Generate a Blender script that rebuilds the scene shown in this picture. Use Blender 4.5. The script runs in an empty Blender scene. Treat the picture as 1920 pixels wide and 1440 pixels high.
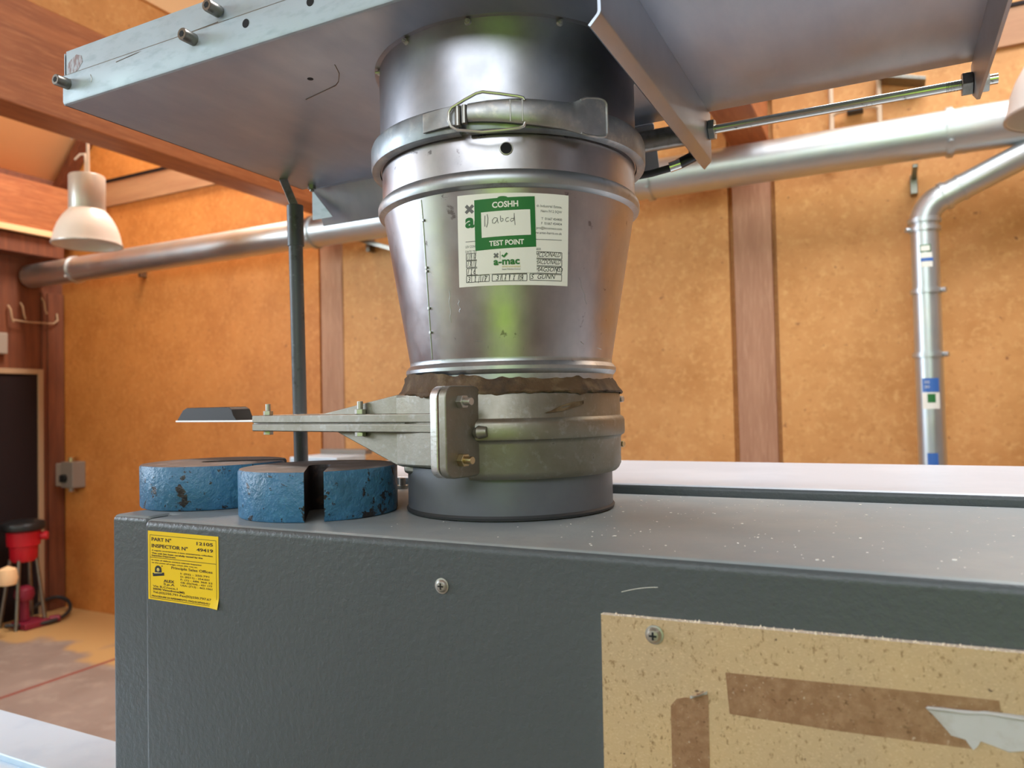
import bpy, bmesh, math, random
from mathutils import Vector, Matrix, Quaternion
from mathutils.noise import noise as pnoise

PI = math.pi
rad = math.radians
S = bpy.context.scene
C = S.collection
random.seed(11)

# ------------------------------------------------------------------ camera
CAM_F, YAW, PITCH, ROLL = 1402.87, 0.4631, 0.0267, -0.0215
CAM = Vector((0.3343, -0.6614, 0.1007))
fw = Vector((-math.sin(YAW) * math.cos(PITCH), math.cos(YAW) * math.cos(PITCH), math.sin(PITCH)))
rt = fw.cross(Vector((0, 0, 1))).normalized()
up = rt.cross(fw)
rt, up = math.cos(ROLL) * rt + math.sin(ROLL) * up, -math.sin(ROLL) * rt + math.cos(ROLL) * up
cd = bpy.data.cameras.new('camera')
cam = bpy.data.objects.new('camera', cd)
C.objects.link(cam)
cam.matrix_world = Matrix(((rt.x, up.x, -fw.x, CAM.x), (rt.y, up.y, -fw.y, CAM.y), (rt.z, up.z, -fw.z, CAM.z), (0, 0, 0, 1)))
cd.sensor_width = 36
cd.lens = CAM_F / 1920 * 36
cd.clip_start = 0.01
cd.dof.use_dof = True
cd.dof.focus_distance = 0.68
cd.dof.aperture_fstop = 8.5
S.camera = cam

# ------------------------------------------------------------------ light
S.view_settings.view_transform = 'Standard'
S.view_settings.look = 'None'
S.view_settings.gamma = 1
S.view_settings.use_curve_mapping = False
S.view_settings.exposure = 0.0
try:
    S.cycles.max_bounces = 10
    S.cycles.diffuse_bounces = 5
    S.cycles.glossy_bounces = 5
    S.cycles.sample_clamp_indirect = 6
    S.cycles.use_denoising = True
except Exception:
    pass
w = bpy.data.worlds.new('sky')
S.world = w
w.use_nodes = True
bg = w.node_tree.nodes['Background']
bg.inputs[0].default_value = (0.70, 0.84, 1.0, 1)
bg.inputs[1].default_value = 2.0


def area(name, loc, rot, sx, sy, power, col):
    l = bpy.data.lights.new(name, 'AREA')
    l.shape = 'RECTANGLE'
    l.size, l.size_y, l.energy, l.color = sx, sy, power, col
    o = bpy.data.objects.new(name, l)
    C.objects.link(o)
    o.location = loc
    o.rotation_euler = rot
    return o


sun = bpy.data.lights.new('sun', 'SUN')
sun.energy = 13.0
sun.angle = rad(0.6)
sun.color = (1, 0.95, 0.86)
so = bpy.data.objects.new('sun', sun)
C.objects.link(so)
so.rotation_euler = (rad(-40), 0, rad(10))       # shines towards -Y, over the roof onto the added greenery
# daylight from added, unseen front windows (they face +Y), an unseen left one and the roof light over the back wall
area('unseen_window_light', (-3.6, -3.1, 0.95), (rad(90), 0, 0), 2.2, 2.0, 20, (0.78, 0.88, 1.0))
area('unseen_window_light', (-5.2, -1.5, 1.25), (rad(90), 0, rad(-90)), 2.0, 1.3, 155, (0.76, 0.87, 1.0))
area('unseen_window_light', (0.35, -3.1, 1.80), (rad(90), 0, 0), 3.0, 1.2, 54, (0.90, 0.95, 1.0))
area('roof_light', (1.3, 0.9, 3.15), (rad(4), 0, 0), 2.4, 1.6, 140, (0.92, 0.95, 1.0))
area('eaves_roof_light', (-3.3, 2.5, 3.15), (0, 0, 0), 1.1, 0.5, 125, (1.0, 0.95, 0.86))
area('eaves_roof_light', (1.3, 2.5, 3.15), (0, 0, 0), 2.0, 0.5, 50, (1.0, 0.95, 0.86))

# ------------------------------------------------------------------ materials


def rgb(c):
    return (c[0], c[1], c[2], 1)


def mat(name, base, rough=0.5, metal=0.0, layers=(), bump=(), rvar=None, spec=None, aniso=0, trans=None, coat=0):
    """layers: (kind, scale, colour, lo, hi, stretch) ; bump: (scale, strength, distance, stretch)"""
    m = bpy.data.materials.new(name)
    m.use_nodes = True
    nt = m.node_tree
    N, L = nt.nodes, nt.links
    b = N['Principled BSDF']
    b.inputs['Base Color'].default_value = rgb(base)
    b.inputs['Roughness'].default_value = rough
    b.inputs['Metallic'].default_value = metal
    if spec is not None:
        b.inputs['Specular IOR Level'].default_value = spec
    if coat:
        b.inputs['Coat Weight'].default_value = coat
        b.inputs['Coat Roughness'].default_value = 0.25
    tc = N.new('ShaderNodeTexCoord')

    def tex(kind, scale, stretch, detail=6):
        mp = N.new('ShaderNodeMapping')
        mp.inputs['Scale'].default_value = stretch or (1, 1, 1)
        L.new(tc.outputs['Object'], mp.inputs[0])
        if kind == 'voronoi':
            t = N.new('ShaderNodeTexVoronoi')
            t.inputs['Scale'].default_value = scale
            L.new(mp.outputs[0], t.inputs['Vector'])
            return t.outputs['Distance']
        if kind == 'cell':
            t = N.new('ShaderNodeTexVoronoi')
            t.inputs['Scale'].default_value = scale
            L.new(mp.outputs[0], t.inputs['Vector'])
            return t.outputs['Color']
        t = N.new('ShaderNodeTexNoise')
        t.inputs['Scale'].default_value = scale
        t.inputs['Detail'].default_value = detail
        t.inputs['Roughness'].default_value = 0.62
        L.new(mp.outputs[0], t.inputs['Vector'])
        return t.outputs['Fac']
    col = None
    for ly in layers:
        kind, scale, c2, lo, hi = ly[:5]
        st = ly[5] if len(ly) > 5 else None
        mr = N.new('ShaderNodeMapRange')
        mr.inputs[1].default_value = lo
        mr.inputs[2].default_value = hi
        L.new(tex(kind, scale, st), mr.inputs[0])
        mx = N.new('ShaderNodeMix')
        mx.data_type = 'RGBA'
        L.new(mr.outputs[0], mx.inputs[0])
        if col is None:
            mx.inputs[6].default_value = rgb(base)
        else:
            L.new(col, mx.inputs[6])
        mx.inputs[7].default_value = rgb(c2)
        col = mx.outputs[2]
    if col is not None:
        L.new(col, b.inputs['Base Color'])
    if rvar:
        mr = N.new('ShaderNodeMapRange')
        mr.inputs[1].default_value = 0.3
        mr.inputs[2].default_value = 0.7
        mr.inputs[3].default_value = rvar[1]
        mr.inputs[4].default_value = rvar[2]
        L.new(tex('noise', rvar[0], rvar[3] if len(rvar) > 3 else None), mr.inputs[0])
        L.new(mr.outputs[0], b.inputs['Roughness'])
    prev = None
    for bp in bump:
        n = N.new('ShaderNodeBump')
        n.inputs['Strength'].default_value = bp[1]
        n.inputs['Distance'].default_value = bp[2]
        L.new(tex('noise', bp[0], bp[3] if len(bp) > 3 else None, 4), n.inputs['Height'])
        if prev:
            L.new(prev, n.inputs['Normal'])
        prev = n.outputs[0]
    if prev:
        L.new(prev, b.inputs['Normal'])
    if trans is not None:
        b.inputs['Alpha'].default_value = trans
    return m


M = {}
M['chipboard'] = mat('chipboard', (0.66, 0.315, 0.10), 0.55, 0,
                     [('noise', 5, (0.53, 0.225, 0.056), 0.42, 0.75), ('noise', 34, (0.74, 0.40, 0.145), 0.50, 0.76),
                      ('cell', 60, (0.55, 0.24, 0.065), 0.76, 1.0), ('noise', 24, (0.28, 0.10, 0.03), 0.67, 0.74)], [(60, 0.1, 0.002)])
M['chipboard_bounce_tint'] = mat('chipboard_bounce_tint', (0.62, 0.235, 0.052), 0.55, 0,  # same board, with warm bounced light of the left corner in its colour
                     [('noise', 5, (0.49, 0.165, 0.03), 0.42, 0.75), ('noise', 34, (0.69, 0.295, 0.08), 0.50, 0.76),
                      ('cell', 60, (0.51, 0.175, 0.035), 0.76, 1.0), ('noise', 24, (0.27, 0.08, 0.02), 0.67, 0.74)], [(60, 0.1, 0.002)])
M['timber'] = mat('timber', (0.46, 0.235, 0.135), 0.55, 0,
                  [('noise', 3, (0.36, 0.165, 0.09), 0.35, 0.7, (6, 6, 0.7)), ('noise', 14, (0.54, 0.30, 0.18), 0.5, 0.75, (8, 8, 0.6)),
                   ('noise', 5, (0.24, 0.10, 0.05), 0.68, 0.76)])
M['timber_beam'] = mat('timber_beam', (0.43, 0.145, 0.05), 0.5, 0,
                       [('noise', 3, (0.27, 0.08, 0.028), 0.35, 0.7, (6, 0.7, 7)), ('noise', 14, (0.52, 0.205, 0.08), 0.5, 0.75, (8, 0.6, 9)),
                        ('noise', 6, (0.15, 0.05, 0.02), 0.70, 0.78, (1, 1, 2))])
M['timber_wall'] = mat('timber_wall', (0.20, 0.06, 0.024), 0.6, 0,
                       [('noise', 4, (0.11, 0.03, 0.014), 0.35, 0.7, (6, 6, 0.6))])
M['gable_band'] = mat('gable_band', (0.47, 0.25, 0.125), 0.55, 0,
                      [('noise', 3, (0.36, 0.17, 0.085), 0.35, 0.7, (0.7, 6, 6))])
M['cream'] = mat('cream', (0.90, 0.60, 0.33), 0.6)
M['plaster'] = mat('plaster', (0.30, 0.25, 0.22), 0.7)
M['ceiling'] = mat('ceiling', (0.36, 0.20, 0.11), 0.7)
M['dark_door'] = mat('dark_door', (0.018, 0.011, 0.012), 0.6, spec=0.15)
M['pale_frame'] = mat('pale_frame', (0.42, 0.28, 0.17), 0.55)
M['white_frame'] = mat('white_frame', (0.75, 0.75, 0.73), 0.45)
M['galv'] = mat('galv', (0.42, 0.415, 0.44), 0.42, 1, [('noise', 30, (0.35, 0.35, 0.375), 0.4, 0.7), ('noise', 7, (0.47, 0.46, 0.47), 0.5, 0.75)],
                rvar=(14, 0.34, 0.48))
M['galv_pan'] = mat('galv_pan', (0.345, 0.38, 0.44), 0.42, 1, [('noise', 5, (0.43, 0.46, 0.50), 0.4, 0.7, (3, 1, 1))],
                    rvar=(6, 0.32, 0.5))
M['galv_lip'] = mat('galv_lip', (0.46, 0.53, 0.585), 0.52, 0.6, [('noise', 40, (0.38, 0.45, 0.50), 0.5, 0.7, (1, 1, 3)), ('noise', 12, (0.34, 0.26, 0.27), 0.72, 0.8)],
                    rvar=(14, 0.42, 0.6))
M['cone_steel'] = mat('cone_steel', (0.45, 0.43, 0.435), 0.36, 1,
                      [('noise', 16, (0.55, 0.51, 0.50), 0.42, 0.66), ('noise', 9, (0.33, 0.315, 0.33), 0.5, 0.75, (1, 1, 0.5)),
                       ('noise', 70, (0.22, 0.20, 0.20), 0.65, 0.70)], [(5, 0.12, 0.004), (160, 0.05, 0.0006)], rvar=(22, 0.27, 0.42))
M['bead_steel'] = mat('bead_steel', (0.42, 0.44, 0.45), 0.42, 1, [('noise', 45, (0.22, 0.20, 0.18), 0.60, 0.72), ('noise', 20, (0.6, 0.6, 0.58), 0.52, 0.7)],
                      [(90, 0.1, 0.001)])
M['ring_steel'] = mat('ring_steel', (0.34, 0.37, 0.385), 0.48, 1, [('noise', 60, (0.52, 0.52, 0.50), 0.52, 0.7), ('noise', 25, (0.22, 0.25, 0.27), 0.5, 0.75)],
                      [(140, 0.08, 0.0008)], rvar=(40, 0.36, 0.6))
M['lever_steel'] = mat('lever_steel', (0.44, 0.44, 0.44), 0.42, 1, [('noise', 90, (0.60, 0.57, 0.52), 0.52, 0.68), ('noise', 25, (0.30, 0.31, 0.31), 0.5, 0.75)],
                       [(160, 0.08, 0.0008)], rvar=(40, 0.3, 0.55))
M['wire_steel'] = mat('wire_steel', (0.62, 0.60, 0.56), 0.36, 1)
M['cast_alu'] = mat('cast_alu', (0.30, 0.28, 0.235), 0.5, 0.9, [('noise', 18, (0.24, 0.22, 0.165), 0.45, 0.7), ('noise', 120, (0.36, 0.345, 0.31), 0.55, 0.7),
                                                                  ('noise', 60, (0.12, 0.09, 0.055), 0.67, 0.73)],
                    [(260, 0.14, 0.0009), (50, 0.05, 0.001)], rvar=(30, 0.42, 0.58))
M['alu_edge'] = mat('alu_edge', (0.74, 0.74, 0.73), 0.42, 1, [('noise', 200, (0.5, 0.48, 0.44), 0.5, 0.7, (1, 1, 3))], [(300, 0.1, 0.0006)])
M['white_blade'] = mat('white_blade', (0.88, 0.88, 0.86), 0.35, 0.2)
M['black_rubber'] = mat('black_rubber', (0.018, 0.018, 0.019), 0.6)
M['black_plastic'] = mat('black_plastic', (0.012, 0.012, 0.013), 0.35)
M['mastic'] = mat('mastic', (0.095, 0.052, 0.022), 0.75, 0, [('noise', 40, (0.19, 0.125, 0.065), 0.5, 0.66), ('noise', 25, (0.05, 0.028, 0.014), 0.52, 0.64)],
                  [(90, 0.5, 0.004)])
M['paint'] = mat('paint', (0.079, 0.090, 0.097), 0.40, 0, [('noise', 3, (0.085, 0.096, 0.102), 0.4, 0.6)], [(200, 0.42, 0.0018), (70, 0.12, 0.001)], spec=0.5)
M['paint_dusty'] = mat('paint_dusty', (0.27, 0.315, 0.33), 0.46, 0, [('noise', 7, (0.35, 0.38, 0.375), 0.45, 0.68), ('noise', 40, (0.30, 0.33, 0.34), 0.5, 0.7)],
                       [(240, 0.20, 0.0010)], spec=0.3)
M['paint_lid_glare'] = mat('paint_lid_glare', (0.52, 0.57, 0.63), 0.36, 0, [('noise', 9, (0.57, 0.62, 0.68), 0.45, 0.65)], spec=0.6)  # same grey casing; bright overhead reflection put into the colour of its top
M['paint_spigot'] = mat('paint_spigot', (0.135, 0.145, 0.165), 0.42, 0, [('noise', 14, (0.115, 0.12, 0.14), 0.45, 0.65)], [(160, 0.1, 0.0008)])
M['gasket'] = mat('gasket', (0.04, 0.042, 0.045), 0.6)
M['blue_paint'] = mat('blue_paint', (0.05, 0.19, 0.36), 0.42, 0,
                      [('noise', 14, (0.03, 0.115, 0.19), 0.46, 0.70), ('noise', 90, (0.10, 0.30, 0.50), 0.56, 0.75), ('noise', 46, (0.024, 0.019, 0.02), 0.575, 0.595),
                       ('noise', 130, (0.02, 0.025, 0.03), 0.635, 0.66)],
                      [(130, 0.8, 0.0028)], spec=0.6)
M['worn_top'] = mat('worn_top', (0.10, 0.085, 0.08), 0.5, 0.2, [('noise', 30, (0.24, 0.24, 0.25), 0.5, 0.7), ('noise', 18, (0.04, 0.03, 0.03), 0.55, 0.7)],
                    [(130, 0.4, 0.002)])
M['rusty'] = mat('rusty', (0.03, 0.022, 0.022), 0.6, 0.1, [('noise', 60, (0.09, 0.05, 0.035), 0.55, 0.7)], [(130, 0.5, 0.002)])
M['pole_steel'] = mat('pole_steel', (0.085, 0.09, 0.095), 0.48, 0.4, [('noise', 70, (0.22, 0.24, 0.26), 0.60, 0.75), ('noise', 40, (0.04, 0.04, 0.04), 0.58, 0.68)],
                      [(120, 0.3, 0.001)])
M['hardboard'] = mat('hardboard', (0.61, 0.42, 0.225), 0.50, 0,
                     [('noise', 6, (0.54, 0.385, 0.23), 0.42, 0.62), ('noise', 520, (0.70, 0.52, 0.31), 0.53, 0.72, (1, 1, 1.7)),
                      ('noise', 420, (0.30, 0.18, 0.08), 0.57, 0.70, (1, 1, 0.6)), ('noise', 190, (0.10, 0.05, 0.03), 0.69, 0.715, (0.6, 1, 1))])
M['board_edge'] = mat('board_edge', (0.92, 0.80, 0.64), 0.8, 0, [('noise', 300, (0.78, 0.62, 0.45), 0.5, 0.7)], [(400, 0.5, 0.001)])
M['brown_tape'] = mat('brown_tape', (0.29, 0.155, 0.08), 0.36, 0,
                      [('noise', 160, (0.38, 0.225, 0.125), 0.42, 0.66), ('noise', 420, (0.58, 0.44, 0.32), 0.63, 0.72), ('noise', 300, (0.17, 0.085, 0.04), 0.60, 0.7)])
M['paper_scrap'] = mat('paper_scrap', (0.56, 0.55, 0.54), 0.65, 0, [('noise', 40, (0.46, 0.42, 0.38), 0.5, 0.7)], [(60, 0.3, 0.002)])
M['yellow'] = mat('yellow', (0.93, 0.60, 0.018), 0.35, 0, [('noise', 9, (0.96, 0.64, 0.02), 0.4, 0.7)], spec=0.4)
M['yellow_pale'] = mat('yellow_pale', (0.90, 0.74, 0.22), 0.35)
M['ink'] = mat('ink', (0.05, 0.022, 0.006), 0.5)
M['ink_black'] = mat('ink_black', (0.014, 0.014, 0.015), 0.5)
M['ink_grey'] = mat('ink_grey', (0.16, 0.16, 0.16), 0.5)
M['ink_pencil'] = mat('ink_pencil', (0.10, 0.09, 0.10), 0.5)
M['ink_pale'] = mat('ink_pale', (0.62, 0.52, 0.20), 0.5)
M['paper'] = mat('paper', (0.92, 0.90, 0.82), 0.45)
M['paper_tag'] = mat('paper_tag', (0.90, 0.89, 0.81), 0.42)
M['green_print'] = mat('green_print', (0.018, 0.175, 0.04), 0.4)
M['blue_print'] = mat('blue_print', (0.05, 0.16, 0.50), 0.4)
M['zinc'] = mat('zinc', (0.56, 0.55, 0.51), 0.44, 1, [('noise', 90, (0.42, 0.40, 0.34), 0.5, 0.7)])
M['zinc_dark'] = mat('zinc_dark', (0.30, 0.29, 0.26), 0.35, 1, [('noise', 90, (0.20, 0.19, 0.16), 0.5, 0.7)])
M['brass_zinc'] = mat('brass_zinc', (0.55, 0.44, 0.25), 0.35, 1)
M['chrome'] = mat('chrome', (0.62, 0.62, 0.58), 0.16, 1, [('noise', 200, (0.25, 0.24, 0.20), 0.62, 0.72)])
M['rust'] = mat('rust', (0.30, 0.22, 0.22), 0.6, 0.5, [('noise', 120, (0.46, 0.48, 0.52), 0.45, 0.6, (3, 1, 1))])
M['hole'] = mat('hole', (0.006, 0.006, 0.007), 0.8)
M['duct'] = mat('duct', (0.60, 0.65, 0.68), 0.42, 1, [('noise', 9, (0.66, 0.68, 0.68), 0.45, 0.7)], rvar=(5, 0.36, 0.46))
M['lamp_white'] = mat('lamp_white', (0.80, 0.76, 0.72), 0.3, 0, spec=0.5)
M['lamp_grey'] = mat('lamp_grey', (0.52, 0.51, 0.49), 0.35, 0.3)
M['cable'] = mat('cable', (0.60, 0.48, 0.38), 0.5)
M['grey_box'] = mat('grey_box', (0.24, 0.20, 0.17), 0.5)
M['grey_box_pale'] = mat('grey_box_pale', (0.34, 0.29, 0.25), 0.5)
M['red'] = mat('red', (0.50, 0.008, 0.02), 0.38)
M['red_dark'] = mat('red_dark', (0.20, 0.01, 0.03), 0.45)
M['table_iron'] = mat('table_iron', (0.62, 0.77, 0.90), 0.40, 0.1, [('noise', 12, (0.55, 0.70, 0.84), 0.5, 0.7)], rvar=(9, 0.28, 0.45))
M['pale_pipe'] = mat('pale_pipe', (0.66, 0.50, 0.36), 0.4)
M['sawdust'] = mat('sawdust', (0.95, 0.92, 0.85), 0.8)
M['grass'] = mat('grass', (0.25, 0.40, 0.03), 0.8, 0, [('noise', 3, (0.30, 0.44, 0.06), 0.4, 0.7)])
M['leaf'] = mat('leaf', (0.17, 0.31, 0.02), 0.7, 0, [('noise', 4, (0.26, 0.38, 0.05), 0.4, 0.65)])

# concrete floor: tan patches of painted light spill and a painted red line
m = mat('concrete', (0.30, 0.235, 0.20), 0.5, 0, [('noise', 1.6, (0.24, 0.18, 0.15), 0.4, 0.65), ('noise', 8, (0.35, 0.28, 0.235), 0.5, 0.7)])
nt = m.node_tree
N, L = nt.nodes, nt.links
b = N['Principled BSDF']
src = b.inputs['Base Color'].links[0].from_socket
geo = N.new('ShaderNodeNewGeometry')
sep = N.new('ShaderNodeSeparateXYZ')
L.new(geo.outputs['Position'], sep.inputs[0])


def math_node(op, a, v=None, v2=None):
    n = N.new('ShaderNodeMath')
    n.operation = op
    for i, x in enumerate((a, v, v2)):
        if x is None:
            continue
        if isinstance(x, (int, float)):
            n.inputs[i].default_value = x
        else:
            L.new(x, n.inputs[i])
    return n.outputs[0]


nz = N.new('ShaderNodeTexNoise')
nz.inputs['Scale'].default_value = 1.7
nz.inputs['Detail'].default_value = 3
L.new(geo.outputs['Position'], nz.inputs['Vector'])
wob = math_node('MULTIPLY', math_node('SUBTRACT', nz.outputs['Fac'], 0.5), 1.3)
light_spill = N.new('ShaderNodeMapRange')          # light spilled along the back wall, painted as tan patches
light_spill.inputs[1].default_value = 2.28
light_spill.inputs[2].default_value = 2.38
L.new(math_node('ADD', sep.outputs['Y'], wob), light_spill.inputs[0])
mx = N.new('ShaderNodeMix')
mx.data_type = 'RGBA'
L.new(light_spill.outputs[0], mx.inputs[0])
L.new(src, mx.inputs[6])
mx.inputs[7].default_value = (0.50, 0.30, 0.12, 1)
line = math_node('COMPARE', sep.outputs['X'], -3.773, 0.016)
mx2 = N.new('ShaderNodeMix')
mx2.data_type = 'RGBA'
L.new(line, mx2.inputs[0])
L.new(mx.outputs[2], mx2.inputs[6])
mx2.inputs[7].default_value = (0.26, 0.075, 0.055, 1)
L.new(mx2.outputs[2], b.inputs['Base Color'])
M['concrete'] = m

# ------------------------------------------------------------------ mesh helpers
OFF = {}


class MB:
    """collects shapes in world (or local) coordinates; part() links them as one mesh object"""

    def __init__(s):
        s.bm = bmesh.new()
        s.mi = 0
        s.mats = None

    def face(s, vs):
        try:
            f = s.bm.faces.new(vs)
            f.material_index = s.mi
            return f
        except ValueError:
            return None

    def v(s, p):
        return s.bm.verts.new(p)

    def box(s, x0, x1, y0, y1, z0, z1):
        q = [s.v((x, y, z)) for z in (z0, z1) for y in (y0, y1) for x in (x0, x1)]
        for f in ((0, 2, 3, 1), (4, 5, 7, 6), (0, 1, 5, 4), (2, 6, 7, 3), (0, 4, 6, 2), (1, 3, 7, 5)):
            s.face([q[i] for i in f])
        return s

    def prism(s, poly, a, bvec):
        """poly: list of 3-D points; extruded by bvec (starting at offset a)"""
        a, bvec = Vector(a), Vector(bvec)
        p0 = [s.v(Vector(p) + a) for p in poly]
        p1 = [s.v(Vector(p) + a + bvec) for p in poly]
        s.face(p0[::-1])
        s.face(p1)
        n = len(poly)
        for i in range(n):
            s.face([p0[i], p0[(i + 1) % n], p1[(i + 1) % n], p1[i]])
        return s

    def frame(s, p, q):
        d = (Vector(q) - Vector(p)).normalized()
        h = Vector((0, 0, 1)) if abs(d.z) < 0.95 else Vector((1, 0, 0))
        e1 = d.cross(h).normalized()
        return d, e1, d.cross(e1).normalized()

    def cyl(s, p, q, r, n=24, r2=None, caps=True, twist=0.0):
        p, q = Vector(p), Vector(q)
        d, e1, e2 = s.frame(p, q)
        r2 = r if r2 is None else r2
        A, B = [], []
        for i in range(n):
            t = 2 * PI * i / n + twist
            o = e1 * math.cos(t) + e2 * math.sin(t)
            A.append(s.v(p + o * r))
            B.append(s.v(q + o * r2))
        for i in range(n):
            s.face([A[i], A[(i + 1) % n], B[(i + 1) % n], B[i]])
        if caps:
            s.face(A[::-1])
            s.face(B)
        return s

    def lathe(s, prof, o=(0, 0), n=96, axis=None, close=False, a0=0.0, a1=2 * PI):
        """prof: (r, z) list round the vertical through o"""
        full = abs(a1 - a0 - 2 * PI) < 1e-6
        k = n if full else n + 1
        rows = []
        for r, z in prof:
            rows.append([s.v((o[0] + r * math.cos(a0 + (a1 - a0) * i / n), o[1] + r * math.sin(a0 + (a1 - a0) * i / n), z)) for i in range(k)])
        m_ = len(prof)
        for j in range(m_ if close else m_ - 1):
            a, b_ = rows[j], rows[(j + 1) % m_]
            for i in range(n):
                s.face([a[i], a[(i + 1) % k], b_[(i + 1) % k], b_[i]])
        if close and not full:
            s.face([r_[0] for r_ in rows][::-1])
            s.face([r_[-1] for r_ in rows])
        return s

    def tube(s, pts, r, n=10, closed=False, caps=True):
        pts = [Vector(p) for p in pts]
        m_ = len(pts)
        rings = []
        prev = None
        for i, p in enumerate(pts):
            if closed:
                d = (pts[(i + 1) % m_] - pts[i - 1]).normalized()
            else:
                d = (pts[min(i + 1, m_ - 1)] - pts[max(i - 1, 0)]).normalized()
            if prev is None:
                h = Vector((0, 0, 1)) if abs(d.z) < 0.9 else Vector((1, 0, 0))
                e = d.cross(h).normalized()
            else:
                e = (prev - d * prev.dot(d)).normalized()
            prev = e
            f = d.cross(e)
            rr = r[i] if isinstance(r, (list, tuple)) else r
            rings.append([s.v(p + (e * math.cos(2 * PI * k / n) + f * math.sin(2 * PI * k / n)) * rr) for k in range(n)])
        for i in range(m_ if closed else m_ - 1):
            a, b_ = rings[i], rings[(i + 1) % m_]
            for k in range(n):
                s.face([a[k], a[(k + 1) % n], b_[(k + 1) % n], b_[k]])
        if not closed and caps:
            s.face(rings[0][::-1])
            s.face(rings[-1])
        return s

    def grid(s, f, nu, nv):
        g = [[s.v(f(i / nu, j / nv)) for i in range(nu + 1)] for j in range(nv + 1)]
        for j in range(nv):
            for i in range(nu):
                s.face([g[j][i], g[j][i + 1], g[j + 1][i + 1], g[j + 1][i]])
        return s

    def slab(s, f, nu, nv):
        """closed sheet; f(u, v, h) with h = 0 underside, 1 top"""
        for h, flip in ((1, False), (0, True)):
            g = [[s.v(f(i / nu, j / nv, h)) for i in range(nu + 1)] for j in range(nv + 1)]
            for j in range(nv):
                for i in range(nu):
                    q = [g[j][i], g[j][i + 1], g[j + 1][i + 1], g[j + 1][i]]
                    s.face(q[::-1] if flip else q)
            if h:
                top = g
            else:
                bot = g
        for j in range(nv):
            s.face([top[j][0], top[j + 1][0], bot[j + 1][0], bot[j][0]])
            s.face([top[j][nu], bot[j][nu], bot[j + 1][nu], top[j + 1][nu]])
        for i in range(nu):
            s.face([top[0][i], bot[0][i], bot[0][i + 1], top[0][i + 1]])
            s.face([top[nv][i], top[nv][i + 1], bot[nv][i + 1], bot[nv][i]])
        return s


def part(name, mb, m, parent=None, bevel=0.0, seg=2, local=False, angle=35, fixn=True, label=None):
    """m: one material key or a list (material_index picks)"""
    bm = mb.bm
    off = Vector((0, 0, 0))
    if parent is not None and not local:
        off = OFF.get(parent.name, Vector((0, 0, 0)))
    if off.length:
        bmesh.ops.translate(bm, verts=bm.verts[:], vec=-off)
    if fixn:
        bmesh.ops.recalc_face_normals(bm, faces=bm.faces[:])
    me = bpy.data.meshes.new(name)
    bm.to_mesh(me)
    bm.free()
    for k in (m if isinstance(m, (list, tuple)) else [m]):
        me.materials.append(M[k])
    me.polygons.foreach_set('use_smooth', [True] * len(me.polygons))
    me.set_sharp_from_angle(angle=rad(angle))
    o = bpy.data.objects.new(name, me)
    C.objects.link(o)
    if parent is not None:
        o.parent = parent
        OFF[o.name] = off
    if bevel:
        md = o.modifiers.new('bevel', 'BEVEL')
        md.width = bevel
        md.segments = seg
        md.limit_method = 'ANGLE'
        md.angle_limit = rad(40)
        md.harden_normals = True
    if label:
        o['label'] = label
    return o


def tag(o, label, cat, group=None):
    o['label'] = label
    o['category'] = cat
    if group:
        o['group'] = group
    return o


def thing(name, label, cat, loc=(0, 0, 0), rz=0.0, group=None):
    o = bpy.data.objects.new(name, None)
    o.empty_display_size = 0.05
    C.objects.link(o)
    o.location = loc
    o.rotation_euler = (0, 0, rz)
    OFF[o.name] = Vector(loc)
    return tag(o, label, cat, group)


def struct(name, mb, m, parent=None, **k):
    o = part(name, mb, m, parent, **k)
    o['kind'] = 'structure'
    return o


def dup(root, loc, label=None, group=None):
    """a copy of a thing with copies of its parts and sub-parts"""
    r = root.copy()
    C.objects.link(r)
    r.location = loc
    if label:
        r['label'] = label
    if group:
        r['group'] = group

    def rec(src, dst):
        for ch in list(src.children):
            c = ch.copy()
            C.objects.link(c)
            c.parent = dst
            rec(ch, c)
    rec(root, r)
    return r


def hexnut(mb, p, q, af, twist=0.0):
    return mb.cyl(p, q, af / math.sqrt(3), 6, twist=twist)


# lettering -------------------------------------------------------
_cap = {}


def text_mesh(s, bold=0.0):
    cu = bpy.data.curves.new('lettering', 'FONT')
    cu.body = s
    cu.size = 1
    cu.offset = bold
    cu.resolution_u = 3
    ob = bpy.data.objects.new('lettering', cu)
    C.objects.link(ob)
    bpy.context.view_layer.update()
    dg = bpy.context.evaluated_depsgraph_get()
    me = bpy.data.meshes.new_from_object(ob.evaluated_get(dg))
    vs = [(v.co.x, v.co.y) for v in me.vertices]
    fs = [list(p.vertices) for p in me.polygons]
    bpy.data.objects.remove(ob)
    bpy.data.curves.remove(cu)
    bpy.data.meshes.remove(me)
    return vs, fs


CAP = None


def lettering(mb, F, s, x, y, h, width=None, align='l', bold=0.0, shear=0.0, rot=0.0):
    """puts text into mb. (x, y) = baseline in label coordinates (y down), h = capital height; F(x, y) -> 3-D point"""
    global CAP
    if CAP is None:
        CAP = max(v[1] for v in text_mesh('H')[0])
    vs, fs = text_mesh(s, bold)
    if not vs:
        return
    k = h / CAP
    x0, x1 = min(v[0] for v in vs), max(v[0] for v in vs)
    kx = (width / (x1 - x0)) if width else k
    W = (x1 - x0) * kx
    ox = {'l': 0, 'c': -W / 2, 'r': -W}[align]
    cr, sr = math.cos(rot), math.sin(rot)
    out = []
    for vx, vy in vs:
        lx = (vx - x0) * kx + ox + shear * vy * k
        ly = -vy * k
        out.append(mb.v(F(x + lx * cr - ly * sr, y + lx * sr + ly * cr)))
    for f in fs:
        mb.face([out[i] for i in f])


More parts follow.
